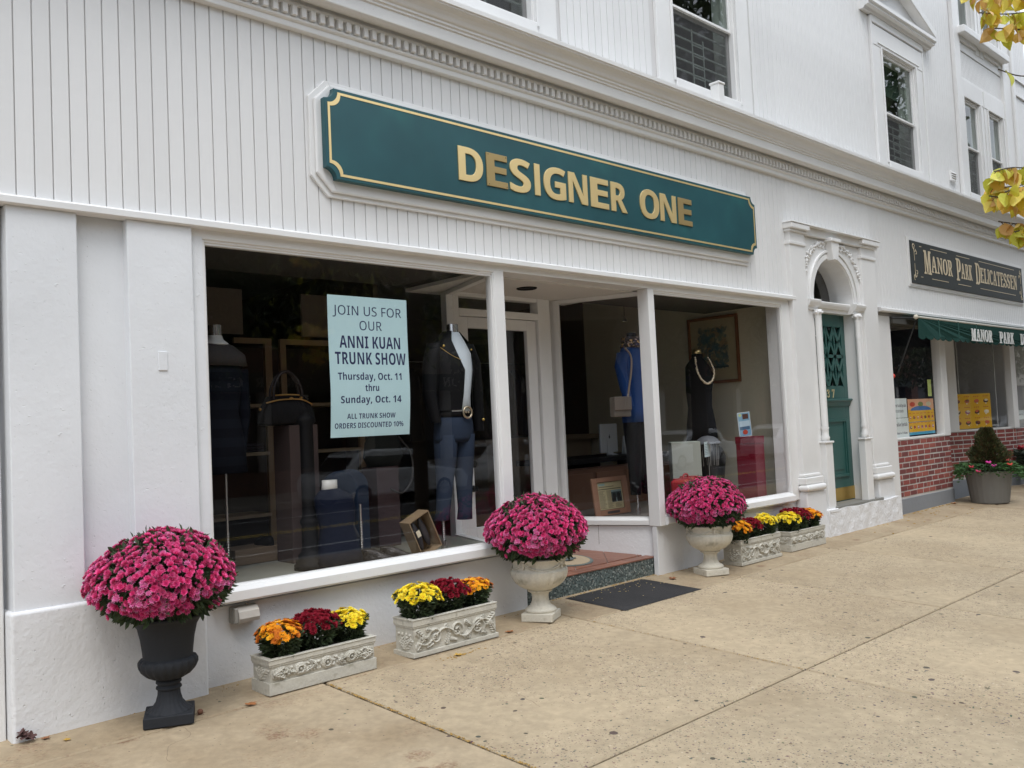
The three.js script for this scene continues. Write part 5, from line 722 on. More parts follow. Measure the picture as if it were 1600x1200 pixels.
tag(obj('menu_board', quadXY(12.57, 13.46, 1.085, 1.585, -0.11), M([0.9, 0.9, 0.9], 0.6, { map: menuTex(true, 7, 2, 5) }), scene, true), 'colourful ice menu with a blue arch, on the first delicatessen window beside white notices', 'menu');
{ const L2 = 2.198, ang = Math.atan2(-(splay.az - splay.bz), splay.ax - splay.bx), m = group('menu_board', scene, splay.bx, 0, splay.bz, ang); tag(m, 'yellow picture menu of ice treats in the window above the grey pot', 'menu'); const g = quadXY(0.76, 1.70, 1.075, 1.645, -0.07); obj('print', g, M([0.9, 0.9, 0.9], 0.6, { map: menuTex(false, 4, 3, 8) }), m, true); obj('backing', bx(0.755, 1.705, 1.07, 1.65, -0.08, -0.072), M([0.5, 0.36, 0.05], 0.7), m); }
sheetOn('paper_notice', 'small white notice in the delicatessen window cut off at the picture edge', 17.0, 17.4, 1.17, 1.33, -0.10, notice([['SPECIAL', 120, 60, 240]]));
tag(obj('paper_notice', quadXY(13.27, 13.40, 1.62, 1.86, -0.10), M([0.55, 0.66, 0.2], 0.7)), 'yellow-green leaflet on the first delicatessen window above the ice menu', 'paper notice');

// ---------------------------------------------------------------- inside the dress shop
{
  const inn = kind(group('shop_interior'), 'structure');
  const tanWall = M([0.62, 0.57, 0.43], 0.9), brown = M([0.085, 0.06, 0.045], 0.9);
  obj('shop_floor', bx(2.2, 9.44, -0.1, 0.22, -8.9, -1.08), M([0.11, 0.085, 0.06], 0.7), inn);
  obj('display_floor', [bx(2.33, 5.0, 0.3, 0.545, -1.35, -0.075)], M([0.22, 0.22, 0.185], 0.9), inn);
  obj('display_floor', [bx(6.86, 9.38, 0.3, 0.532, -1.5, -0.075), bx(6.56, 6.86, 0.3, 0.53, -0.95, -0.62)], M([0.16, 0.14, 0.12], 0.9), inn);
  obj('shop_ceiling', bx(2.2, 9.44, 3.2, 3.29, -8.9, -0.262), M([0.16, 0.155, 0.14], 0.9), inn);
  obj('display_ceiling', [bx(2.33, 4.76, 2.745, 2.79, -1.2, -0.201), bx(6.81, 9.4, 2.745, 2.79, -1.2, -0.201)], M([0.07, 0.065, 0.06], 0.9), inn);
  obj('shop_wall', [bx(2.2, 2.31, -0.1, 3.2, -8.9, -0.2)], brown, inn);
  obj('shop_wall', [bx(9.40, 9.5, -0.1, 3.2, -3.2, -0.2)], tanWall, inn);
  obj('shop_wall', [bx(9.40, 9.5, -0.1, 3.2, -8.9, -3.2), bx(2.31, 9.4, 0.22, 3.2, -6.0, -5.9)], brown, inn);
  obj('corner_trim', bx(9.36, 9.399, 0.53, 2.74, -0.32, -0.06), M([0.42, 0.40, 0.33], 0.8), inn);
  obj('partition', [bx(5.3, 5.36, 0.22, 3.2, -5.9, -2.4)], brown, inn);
}
const wood = (c) => M(c, 0.7, { bumpMap: trimBump, bumpScale: 0.001 });
{ // light wood shelving and pale canvases behind the big window
  const s = group('wood_shelving'); tag(s, 'light wood shelving unit at the back, seen through the big display window', 'shelving'); const pine = wood([0.36, 0.25, 0.15]);
  obj('upright', [bx(4.17, 4.24, 0.3, 2.41, -2.62, -2.58)], pine, s); obj('upright', [bx(4.33, 4.39, 0.3, 2.41, -2.62, -2.58)], pine, s); obj('upright', bx(5.2, 5.26, 0.3, 2.41, -2.62, -2.58), pine, s);
  obj('rail', bx(3.86, 4.17, 2.36, 2.41, -2.62, -2.58), pine, s); obj('rail', bx(4.39, 5.2, 2.36, 2.41, -2.62, -2.58), pine, s);
  for (const [x0, x1, y] of [[3.86, 4.17, 1.79], [3.86, 4.17, 1.34], [4.39, 5.2, 1.79], [4.39, 5.2, 1.33], [3.6, 4.17, 0.77], [4.39, 5.2, 0.80]]) obj('shelf', bx(x0, x1, y - 0.03, y, -2.95, -2.55), wood([0.44, 0.34, 0.23]), s);
  obj('back_panel', bx(3.6, 5.28, 0.3, 2.36, -2.99, -2.97), F([0.06, 0.047, 0.04]), s);
  for (const [x0, x1, l] of [[3.60, 3.95, 'blank tan canvas above the shelving, near the window edge'], [4.57, 4.95, 'blank tan canvas above the shelving, partly behind the blue poster']]) tag(obj('canvas_panel', [bx(x0, x1, 2.44, 2.86, -2.6, -2.57, 0.004)], M([0.22, 0.175, 0.14], 0.85)), l, 'canvas');
  for (const [i, [x, y, w]] of [[3.95, 1.79, 0.16], [4.05, 1.34, 0.2], [4.55, 1.79, 0.2], [4.6, 1.33, 0.18]].entries()) tag(obj('folded_garment', [0, 1, 2].map((k) => bx(x - w / 2, x + w / 2, y + 0.002 + k * 0.028, y + 0.028 + k * 0.028, -2.9, -2.62, 0.012)), M([[0.25, 0.24, 0.22], [0.06, 0.05, 0.06], [0.22, 0.22, 0.21], [0.09, 0.05, 0.05]][i], 0.95)), ['grey folded knits on the shelf left of the pine uprights', 'dark folded clothes on the lower pine shelf', 'grey folded knits on the shelf behind the striped handbag', 'dark wine folded clothes behind the striped handbag'][i], 'clothes');
  tag(obj('wood_crate', [bx(3.05, 3.75, 0.546, 0.66, -1.32, -1.05, 0.006)], wood([0.26, 0.19, 0.13])), 'low wooden display plinth at the near end of the big window', 'plinth');
  tag(obj('dark_shoe', [loft([[0, 0, 0, 0.05, 0.13], [0, 0.03, 0.01, 0.045, 0.12], [0, 0.06, 0.05, 0.035, 0.07], [0, 0.07, 0.06, 0.02, 0.05]], 14).translate(3.35, 0.66, -1.18)], black), 'black shoe lying on the low wooden display plinth', 'shoe');
}
const navy = F([0.007, 0.010, 0.022]), skinCap = M([0.62, 0.61, 0.57], 0.35);
const standRod = (x, z, y0, y1) => [rod([x, y0, z], [x, y1, z], 0.010), ...Array.from({ length: 14 }, (_, i) => { const g = new THREE.TorusGeometry(0.012, 0.003, 5, 12); g.rotateX(Math.PI / 2); g.translate(x, y0 + 0.06 + (i / 14) * Math.min(0.25, y1 - y0 - 0.08), z); return g; }), rod([x, y0, z], [x, y0 + 0.07, z], 0.024)];
{ // striped dress form at the window edge
  const g = group('dress_form', scene, 2.70, 0.545, -0.6); tag(g, 'dress form in a striped navy dress with pale shoulders, cut by the window edge', 'dress form');
  obj('neck_cap', [rod([0.035, 1.62, 0], [0.035, 1.70, 0], 0.045, 0.045, 16)], chrome, g); obj('collar', lathe([[0.045, 1.63], [0.055, 1.60], [0.085, 1.575], [0.09, 1.56], [0.02, 1.56]], 24).translate(0.035, 0, 0), M([0.6, 0.6, 0.58], 0.5), g);
  const st = canvasTex(64, 512, (c, w, h) => { for (let i = 0; i < 16; i++) { c.fillStyle = i % 2 ? '#1d222e' : '#141723'; c.fillRect(0, i * 32, w, 32); } }, true, 1);
  obj('dress', [loft([[0.03, 0.70, 0, 0.20, 0.13], [0.03, 0.9, 0, 0.19, 0.13], [0.03, 1.1, 0, 0.15, 0.11], [0.03, 1.3, 0, 0.175, 0.13], [0.03, 1.44, 0, 0.19, 0.11]], 24), loft([[0.19, 0.85, 0.02, 0.03, 0.04], [0.22, 1.1, 0.02, 0.04, 0.045], [0.21, 1.4, 0, 0.05, 0.06]], 12)], F([0.45, 0.45, 0.45], 0.95, { map: st }), g);
  obj('shoulder_wrap', loft([[0.03, 1.42, 0, 0.225, 0.135], [0.03, 1.5, 0, 0.21, 0.12], [0.03, 1.56, 0, 0.13, 0.09], [0.035, 1.58, 0, 0.07, 0.06]], 24), F([0.05, 0.045, 0.045]), g);
  obj('stand', standRod(0.08, 0, 0, 0.72), chrome, g);
}
{ // handbag on a column
  tag(obj('display_column', bx(3.36, 3.60, 0.545, 1.555, -1.0, -0.76, 0.006), F([0.10, 0.073, 0.068], 0.8)), 'mauve-brown square display column under the striped handbag', 'display column');
  const g = group('handbag', scene, 3.40, 1.557, -0.86); tag(g, 'dark striped handbag with gold frame and looped handles on a square column', 'handbag');
  const rib = lathe([[0, 0]], 3); const body = loft([[0, 0, 0, 0.20, 0.08], [0, 0.02, 0, 0.235, 0.10], [0, 0.10, 0, 0.225, 0.095], [0, 0.17, 0, 0.185, 0.065], [0, 0.215, 0, 0.15, 0.025]], 120); { const p = body.attributes.position; for (let i = 0; i < p.count; i++) { const a = Math.atan2(p.getZ(i), p.getX(i)), k = 1 + 0.035 * Math.cos(a * 26); p.setX(i, p.getX(i) * k); p.setZ(i, p.getZ(i) * k); } body.computeVertexNormals(); }
  obj('body', body, F([0.016, 0.015, 0.016], 0.5), g);
  const bronze = M([0.62, 0.36, 0.13], 0.3, { metalness: 1 });
  obj('frame', [tube([[-0.19, 0.165, 0.05], [-0.1, 0.185, 0.065], [0, 0.19, 0.07], [0.1, 0.185, 0.065], [0.19, 0.15, 0.05]], 0.006, 20), tube([[-0.1, 0.222, 0.02], [0.02, 0.226, 0.03], [0.1, 0.222, 0.02]], 0.006, 12), ball(0, 0.195, 0.078, 0.018, 0.01, 0.008), ball(-0.235, 0.12, 0.04, 0.012), ball(0.10, 0.20, 0.045, 0.012)], bronze, g);
  for (const z of [0.03, -0.02]) obj('handle', tube([[-0.12, 0.19, z], [-0.11, 0.28, z], [-0.06, 0.37, z * 0.5], [0.0, 0.40, z * 0.5], [0.06, 0.37, z * 0.5], [0.11, 0.28, z], [0.12, 0.19, z]], 0.011, 32, 8), M([0.03, 0.02, 0.018], 0.3), g);
}
{ // black turned post
  const g = obj('turned_post', lathe([[0, 0], [0.115, 0], [0.115, 0.035], [0.10, 0.045], [0.10, 0.065], [0.085, 0.075], [0.085, 0.10], [0.065, 0.12], [0.058, 0.15], [0.056, 0.30], [0.066, 0.32], [0.066, 0.34], [0.050, 0.36], [0.048, 0.56], [0.046, 1.0], [0.07, 1.03], [0.052, 1.06], [0.0, 1.1]], 40), black); g.position.set(3.30, 0.545, -0.42); tag(g, 'black turned wooden post with stepped base inside the big window', 'post');
}
{ // small navy dress form
  const g = group('dress_form', scene, 3.44, 0.545, -0.32); tag(g, 'low dress form with a white neck block wearing a plain dark navy dress', 'dress form');
  obj('neck_block', [loft([[-0.035, 0.53, 0, 0.062, 0.05], [-0.03, 0.575, 0, 0.055, 0.048], [-0.03, 0.61, 0, 0.055, 0.048]], 20)], skinCap, g);
  obj('dress', loft([[0.03, 0.004, 0, 0.19, 0.12], [0.03, 0.10, 0, 0.165, 0.11], [0.02, 0.28, 0, 0.13, 0.09], [0.01, 0.40, 0, 0.15, 0.10], [0.0, 0.49, 0, 0.15, 0.095], [-0.02, 0.535, 0, 0.09, 0.07], [-0.03, 0.55, 0, 0.055, 0.05]], 28), navy, g);
  const fr = []; for (let i = 0; i < 22; i++) { const t = i / 21; fr.push(ball(0.13 - 0.05 * Math.sin(t * 3) + 0.03 * t, 0.50 - 0.30 * t, 0.055, 0.016, 0.012, 0.012, 6)); } obj('ruffle', fr, M([0.02, 0.022, 0.03], 0.9), g);
  obj('stand', standRod(0.215, 0.0, 0, 0.42), chrome, g);
}
{ const s = new THREE.Shape(); s.moveTo(-0.13, 0); s.lineTo(0.13, 0); s.lineTo(0.13, 0.52); s.absarc(0, 0.52, 0.13, 0, Math.PI, false); s.lineTo(-0.13, 0); const g = new THREE.ExtrudeGeometry(s, { depth: 0.26, bevelEnabled: true, bevelSize: 0.006, bevelThickness: 0.006, bevelSegments: 1, curveSegments: 16 }); g.rotateY(-0.9); g.translate(3.78, 0.55, -0.62); tag(obj('blue_box_stand', g, F([0.013, 0.024, 0.05], 0.6)), 'dark blue round-topped display box behind the low navy dress form', 'display box'); }
{ // sparkling shoes
  for (const [i, x] of [3.70, 3.86].entries()) { const g = loft([[0, 0.0, 0.02, 0.042, 0.125], [0, 0.03, 0.025, 0.045, 0.12], [0, 0.06, 0.0, 0.042, 0.085], [0, 0.09, -0.03, 0.038, 0.055], [0, 0.10, -0.04, 0.032, 0.045]], 20); g.rotateY(0.9); g.translate(x, 0.547, -0.24); tag(obj('sparkling_shoe', g, M([0.03, 0.026, 0.025], 0.35, { bumpMap: roughBump, bumpScale: 0.02, metalness: 0.4 })), ['sparkling dark shoe nearer the navy dress form', 'sparkling dark shoe next to the tilted box'][i], 'shoe'); }
  const b = group('open_box', scene, 4.13, 0.70, -0.24); b.rotation.z = 0.42; tag(b, 'open tan cardboard shoe box standing tilted on its corner in the window', 'box'); const card = M([0.23, 0.155, 0.085], 0.8);
  obj('side', [bx(-0.10, -0.092, -0.15, 0.15, -0.06, 0.06), bx(0.092, 0.10, -0.15, 0.15, -0.06, 0.06), bx(-0.092, 0.092, 0.142, 0.15, -0.06, 0.06), bx(-0.092, 0.092, -0.15, -0.142, -0.06, 0.06), bx(-0.092, 0.092, -0.142, 0.142, -0.06, -0.054)], card, b);
  const sh = group('boxed_shoes', scene, 4.13, 0.70, -0.245); sh.rotation.z = 0.42; tag(sh, 'pair of dark shoes packed inside the tilted cardboard box', 'shoes'); for (const x of [-0.035, 0.035]) obj('shoe', ball(x, 0, 0, 0.03, 0.12, 0.025, 12), M([0.04, 0.035, 0.04], 0.5), sh); obj('shoe_tag', bx(-0.055, -0.02, 0.0, 0.05, 0.035, 0.037), M([0.7, 0.62, 0.45], 0.6), sh);
}
{ // jacket mannequin
  const g = group('mannequin', scene, 4.56, 0.545, -0.32); tag(g, 'headless mannequin in a black jacket, white blouse, round-buckled belt and blue jeans', 'mannequin');
  obj('neck_cap', [rod([0.03, 1.68, 0], [0.03, 1.755, 0], 0.048, 0.046, 20)], chrome, g);
  obj('blouse', loft([[0.0, 1.06, 0.01, 0.145, 0.118], [0.0, 1.18, 0.015, 0.145, 0.118], [0.01, 1.38, 0.025, 0.165, 0.128], [0.02, 1.52, 0.01, 0.16, 0.108], [0.03, 1.62, 0.0, 0.10, 0.08], [0.03, 1.69, 0, 0.055, 0.05]], 28), M([0.56, 0.62, 0.66], 0.8), g);
  // open jacket: shell with a front gap
  const shell = (rings, a0, a1, n = 26) => { const P = [], I = []; rings.forEach(([x, y, z, rx, rz, da]) => { for (let k = 0; k <= n; k++) { const a = a0 + da + (2 * Math.PI - 2 * da) * (k / n); P.push(x + rx * Math.cos(a), y, z + rz * Math.sin(a)); } }); for (let i = 0; i + 1 < rings.length; i++) for (let k = 0; k < n; k++) { const a = i * (n + 1) + k; I.push(a, a + n + 1, a + 1, a + 1, a + n + 1, a + n + 2); } const q = new THREE.BufferGeometry(); q.setAttribute('position', new THREE.Float32BufferAttribute(P, 3)); q.setIndex(I); q.computeVertexNormals(); return q; };
  const leather = F([0.007, 0.007, 0.008], 0.5, { bumpMap: roughBump, bumpScale: 0.002 });
  obj('jacket', [shell([[0, 1.07, 0, 0.18, 0.14, 0.46], [0, 1.2, 0.01, 0.165, 0.135, 0.34], [0, 1.38, 0.02, 0.185, 0.145, 0.30], [0.01, 1.52, 0.0, 0.195, 0.125, 0.55], [0.02, 1.62, -0.01, 0.16, 0.095, 0.75], [0.03, 1.70, -0.02, 0.075, 0.07, 0.9]], Math.PI / 2 - 0.32, 0), loft([[-0.20, 0.98, 0.03, 0.04, 0.045], [-0.225, 1.2, 0.0, 0.055, 0.06], [-0.20, 1.45, 0, 0.065, 0.07], [-0.15, 1.60, -0.01, 0.06, 0.07]], 16), loft([[0.235, 0.90, 0.03, 0.04, 0.045], [0.25, 1.2, 0.0, 0.055, 0.06], [0.225, 1.45, 0, 0.065, 0.07], [0.17, 1.60, -0.01, 0.06, 0.07]], 16)], leather, g);
  obj('zip', tube([[-0.17, 1.56, 0.085], [-0.10, 1.50, 0.125], [-0.02, 1.46, 0.15]], 0.0022, 12), brass, g); obj('button', [ball(-0.15, 1.57, 0.10, 0.012), ball(0.24, 0.99, 0.085, 0.012), ball(0.15, 1.55, 0.08, 0.008)], brass, g);
  obj('belt', loft([[0, 1.02, 0.0, 0.162, 0.124], [0, 1.075, 0.0, 0.158, 0.124]], 28), black, g);
  obj('buckle', (() => { const t = new THREE.TorusGeometry(0.043, 0.009, 8, 28); t.translate(0.035, 1.05, 0.135); return [t, ball(0.022, 1.05, 0.13, 0.008), ball(0.048, 1.05, 0.13, 0.008)]; })(), M([0.5, 0.42, 0.3], 0.3, { metalness: 1 }), g);
  const denim = F([0.024, 0.034, 0.056], 0.9, { bumpMap: roughBump, bumpScale: 0.002 });
  obj('jeans', [loft([[0, 1.04, 0, 0.155, 0.115], [0, 0.95, 0, 0.175, 0.125], [-0.005, 0.86, 0, 0.18, 0.125], [-0.01, 0.82, 0, 0.17, 0.11]], 28), loft([[-0.155, 0.225, -0.01, 0.06, 0.065], [-0.135, 0.30, -0.01, 0.055, 0.06], [-0.115, 0.5, 0.0, 0.066, 0.07], [-0.095, 0.72, 0, 0.085, 0.095], [-0.085, 0.88, 0, 0.092, 0.11]], 20), loft([[0.045, 0.215, 0.03, 0.06, 0.065], [0.055, 0.30, 0.03, 0.055, 0.06], [0.065, 0.5, 0.02, 0.066, 0.07], [0.075, 0.72, 0.01, 0.085, 0.095], [0.085, 0.88, 0, 0.092, 0.11]], 20)], denim, g);
  obj('stand', standRod(-0.165, 0.02, 0, 0.3), chrome, g);
}
{ // pouch on its column behind the poster
  tag(obj('display_column', bx(4.20, 4.42, 0.545, 1.19, -1.1, -0.88, 0.006), F([0.085, 0.055, 0.056], 0.8)), 'wine-brown square display column behind the blue poster corner', 'display column');
  const g = group('shoulder_bag', scene, 4.34, 1.19, -0.98); tag(g, 'dark olive round shoulder bag on a column below the poster', 'handbag'); obj('body', loft([[0, 0, 0, 0.15, 0.07], [0, 0.08, 0, 0.19, 0.09], [0, 0.2, 0, 0.17, 0.08], [0, 0.30, 0, 0.10, 0.04], [0, 0.32, 0, 0.05, 0.02]], 24), F([0.016, 0.018, 0.016], 0.7), g); obj('strap', tube([[0.14, 0.24, 0.03], [0.22, 0.1, 0.08], [0.2, -0.1, 0.12], [0.08, -0.22, 0.14], [-0.04, -0.18, 0.14]], 0.008, 30), M([0.05, 0.04, 0.035], 0.5), g);
}
{ // mannequin in the blue dress
  const g = group('mannequin', scene, 7.13, 0.532, -0.55); tag(g, 'mannequin in a bright blue long-sleeved dress with patterned scarf and black leggings', 'mannequin');
  const blue = F([0.014, 0.045, 0.155], 0.9);
  obj('neck_cap', [rod([0, 1.74, 0], [0, 1.82, 0], 0.05, 0.048, 20)], black, g);
  obj('dress', [loft([[0.02, 0.92, 0, 0.175, 0.125], [0.02, 1.05, 0, 0.185, 0.13], [0.01, 1.22, 0, 0.155, 0.11], [0.0, 1.42, 0.03, 0.175, 0.13], [-0.01, 1.55, 0.01, 0.18, 0.12], [-0.01, 1.65, 0, 0.14, 0.09], [0, 1.74, 0, 0.06, 0.055]], 28), loft([[-0.20, 1.08, 0.10, 0.035, 0.04], [-0.22, 1.25, 0.06, 0.045, 0.05], [-0.195, 1.48, 0.0, 0.055, 0.065], [-0.14, 1.62, 0, 0.06, 0.075]], 16), loft([[0.22, 1.0, 0.0, 0.035, 0.04], [0.22, 1.25, 0.0, 0.045, 0.05], [0.18, 1.48, 0, 0.055, 0.065], [0.13, 1.62, 0, 0.06, 0.075]], 16)], blue, g);
  const sc = canvasTex(256, 256, (c, w, h) => { c.fillStyle = '#3a3030'; c.fillRect(0, 0, w, h); const r = rng(3); for (let i = 0; i < 220; i++) { c.fillStyle = ['#e0b878', '#1a1820', '#b09a90', '#3a3a60'][r() * 4 | 0]; c.beginPath(); c.ellipse(r() * w, r() * h, 4 + 12 * r(), 3 + 7 * r(), r() * 3, 0, 6.3); c.fill(); } }, true, 0.3);
  const scarf = M([0.85, 0.85, 0.85], 0.9, { map: sc });
  const torus = (R, r, y, tx) => { const t = new THREE.TorusGeometry(R, r, 10, 28); t.rotateX(Math.PI / 2 + tx); t.scale(1, 0.8, 0.9); t.translate(0.01, y, 0.01); return t; };
  obj('scarf', [torus(0.092, 0.048, 1.745, 0.1), torus(0.105, 0.042, 1.69, -0.15), tube([[0.10, 1.68, 0.06], [0.15, 1.58, 0.12], [0.165, 1.42, 0.135], [0.18, 1.26, 0.13]], 0.032, 16, 8)], scarf, g);
  obj('leggings', [loft([[-0.06, 0.20, 0, 0.05, 0.055], [-0.055, 0.5, 0, 0.065, 0.07], [-0.06, 0.8, 0, 0.08, 0.09], [-0.06, 0.96, 0, 0.09, 0.10]], 18), loft([[0.10, 0.20, 0.02, 0.05, 0.055], [0.10, 0.5, 0.01, 0.065, 0.07], [0.095, 0.8, 0, 0.08, 0.09], [0.09, 0.96, 0, 0.09, 0.10]], 18)], F([0.006, 0.006, 0.007]), g);
  obj('stand', standRod(-0.05, 0.01, 0, 0.32), chrome, g);
  const b = group('shoulder_bag', scene, 6.72, 1.51, -0.40); tag(b, 'taupe flap shoulder bag hanging on the mannequin in the blue dress', 'handbag'); const taupe = M([0.10, 0.085, 0.07], 0.35);
  obj('body', [bx(-0.125, 0.125, 0.0, 0.19, -0.035, 0.03, 0.012)], taupe, b); obj('flap', [prof([[0.03, 0.195], [0.04, 0.19], [0.042, 0.07], [0.034, 0.06], [0.03, 0.07]], -0.13, 0.12)], M([0.12, 0.10, 0.085], 0.3), b);
  obj('strap', tube([[0.12, 0.17, 0.0], [0.135, 0.25, 0.0], [0.18, 0.45, 0.01], [0.22, 0.60, -0.02], [0.24, 0.68, -0.10]], 0.010, 24), M([0.25, 0.19, 0.14], 0.5), b); obj('ring', (() => { const t = new THREE.TorusGeometry(0.015, 0.004, 6, 16); t.translate(0.122, 0.2, 0); return t; })(), chrome, b);
}
{ // desk, screen, cabinet, framed newspaper, clothes at the back
  const dk = group('counter_desk'); tag(dk, 'black desk carrying a silver screen, behind the framed newspaper page', 'desk'); obj('top', bx(7.3, 9.3, 1.0, 1.06, -2.5, -1.75, 0.006), black, dk); obj('leg', bx(7.85, 8.05, 0.22, 1.0, -2.3, -1.85), black, dk); obj('leg', bx(8.9, 9.1, 0.22, 1.0, -2.3, -1.85), black, dk);
  const mo = group('desktop_screen', scene, 8.40, 1.065, -2.0, 0.12); tag(mo, 'silver desktop computer screen seen from behind on the black desk', 'computer'); const silver = M([0.55, 0.58, 0.61], 0.35, { metalness: 0.3 });
  obj('case', bx(-0.185, 0.185, 0.03, 0.38, -0.02, 0.012, 0.012), silver, mo); obj('stand', prof([[0.0, 0.0], [0.09, 0.0], [0.09, 0.006], [0.02, 0.02], [0.016, 0.2], [0.0, 0.2]], -0.06, 0.06), silver, mo); obj('logo', [ball(0.0, 0.22, 0.013, 0.016, 0.02, 0.003, 12), ball(0.006, 0.247, 0.013, 0.004, 0.008, 0.002, 8)], M([0.02, 0.02, 0.02], 0.3), mo);
  const pd = group('paper_stack', scene, 8.72, 1.065, -2.0); tag(pd, 'folded white card standing on the desk beside the computer screen', 'card'); obj('card', prof([[-0.03, 0], [0, 0.22], [0.03, 0], [0.026, 0], [0, 0.2], [-0.026, 0]], -0.05, 0.05), M([0.6, 0.65, 0.66], 0.7), pd);
  const cb = group('brown_cabinet'); tag(cb, 'brown wooden cabinet under the desk behind the framed newspaper', 'cabinet'); const cw = wood([0.12, 0.055, 0.03]); obj('carcass', bx(6.95, 9.0, 0.22, 0.96, -1.75, -1.45), cw, cb); for (const x of [6.98, 7.5, 8.02, 8.54]) obj('door', bx(x, x + 0.46, 0.26, 0.92, -1.45, -1.43, 0.006), wood([0.15, 0.07, 0.038]), cb);
  tag(obj('back_counter', [bx(7.2, 9.35, 1.26, 1.32, -3.4, -2.9), bx(7.3, 9.2, 0.22, 1.26, -3.4, -3.0)], wood([0.22, 0.16, 0.10])), 'long wooden counter at the back of the dress shop', 'counter');
  const rl = group('clothes_rail'); tag(rl, 'dark clothes rail along the back of the dress shop', 'clothes rail'); obj('bar', rod([6.6, 2.35, -4.0], [9.3, 2.35, -4.0], 0.015), chrome, rl); for (const x of [6.6, 9.3]) obj('post', rod([x, 0.2, -4.0], [x, 2.35, -4.0], 0.015), chrome, rl);
  const r = rng(77); for (let i = 0; i < 14; i++) { const x = 6.75 + i * 0.185, c = [[0.04, 0.03, 0.022], [0.03, 0.022, 0.03], [0.05, 0.04, 0.02], [0.022, 0.022, 0.026], [0.06, 0.035, 0.02]][r() * 5 | 0]; const gm = tag(obj('hanging_garment', [loft([[0, 0, 0, 0.085, 0.22], [0.01, 0.5, 0, 0.07, 0.2], [0, 0.8, 0, 0.055, 0.19], [0, 0.92, 0, 0.03, 0.08]], 14), tube([[0, 0.92, 0], [0, 1.0, 0], [0, 1.03, 0.02]], 0.004, 8)], M(c, 0.95)), 'dark garment hanging on the rail at the back of the dress shop', 'garment', 'dark garments on the back rail'); gm.position.set(x, 1.34, -4.0); gm.rotation.y = 0.3 * (r() - 0.5); }
  const fr = group('framed_newspaper', scene, 6.97, 0.535, -0.78); fr.rotation.set(-0.12, -0.1, 0); fr.scale.setScalar(0.84); tag(fr, 'framed newspaper page with a photograph, leaning in the entrance side window', 'framed page'); const fw = wood([0.27, 0.14, 0.085]);
  obj('frame', [bx(-0.29, -0.205, 0, 0.45, 0, 0.025, 0.004), bx(0.205, 0.29, 0, 0.45, 0, 0.025, 0.004), bx(-0.205, 0.205, 0.395, 0.45, 0, 0.025, 0.004), bx(-0.205, 0.205, 0, 0.065, 0, 0.025, 0.004)], fw, fr);
  const nt = canvasTex(384, 320, (c, w, h) => { c.fillStyle = '#b3a884'; c.fillRect(0, 0, w, h); c.strokeStyle = '#1a1714'; c.lineWidth = 8; c.strokeRect(0, 0, w, h); const r2 = rng(4); c.fillStyle = '#8fa39a'; c.fillRect(24, 16, 100, 26); c.fillStyle = '#5c5644'; c.fillRect(30, 52, 230, 7); c.fillRect(16, 78, 350, 9); for (let k = 0; k < 3; k++) for (let j = 0; j < 26; j++) { if (k > 1 && j < 19) continue; c.fillRect(18 + k * 118, 100 + j * 8, 60 + 45 * r2(), 3); } c.fillStyle = '#3e4a4a'; c.fillRect(206, 100, 160, 140); c.fillStyle = '#15191a'; for (const x of [250, 316]) { c.beginPath(); c.ellipse(x, 165, 26, 32, 0, 0, 6.3); c.fill(); c.fillRect(x - 40, 190, 80, 50); } c.fillStyle = '#7f9190'; c.fillRect(206, 100, 160, 22); c.fillRect(274, 190, 14, 50); });
  obj('page', quadXY(-0.205, 0.205, 0.065, 0.395, 0.008), M([0.9, 0.9, 0.9], 0.4, { map: nt }), fr, true); obj('name_plate', bx(-0.1, 0.1, 0.018, 0.046, 0.024, 0.028), M([0.06, 0.05, 0.05], 0.4), fr);
}
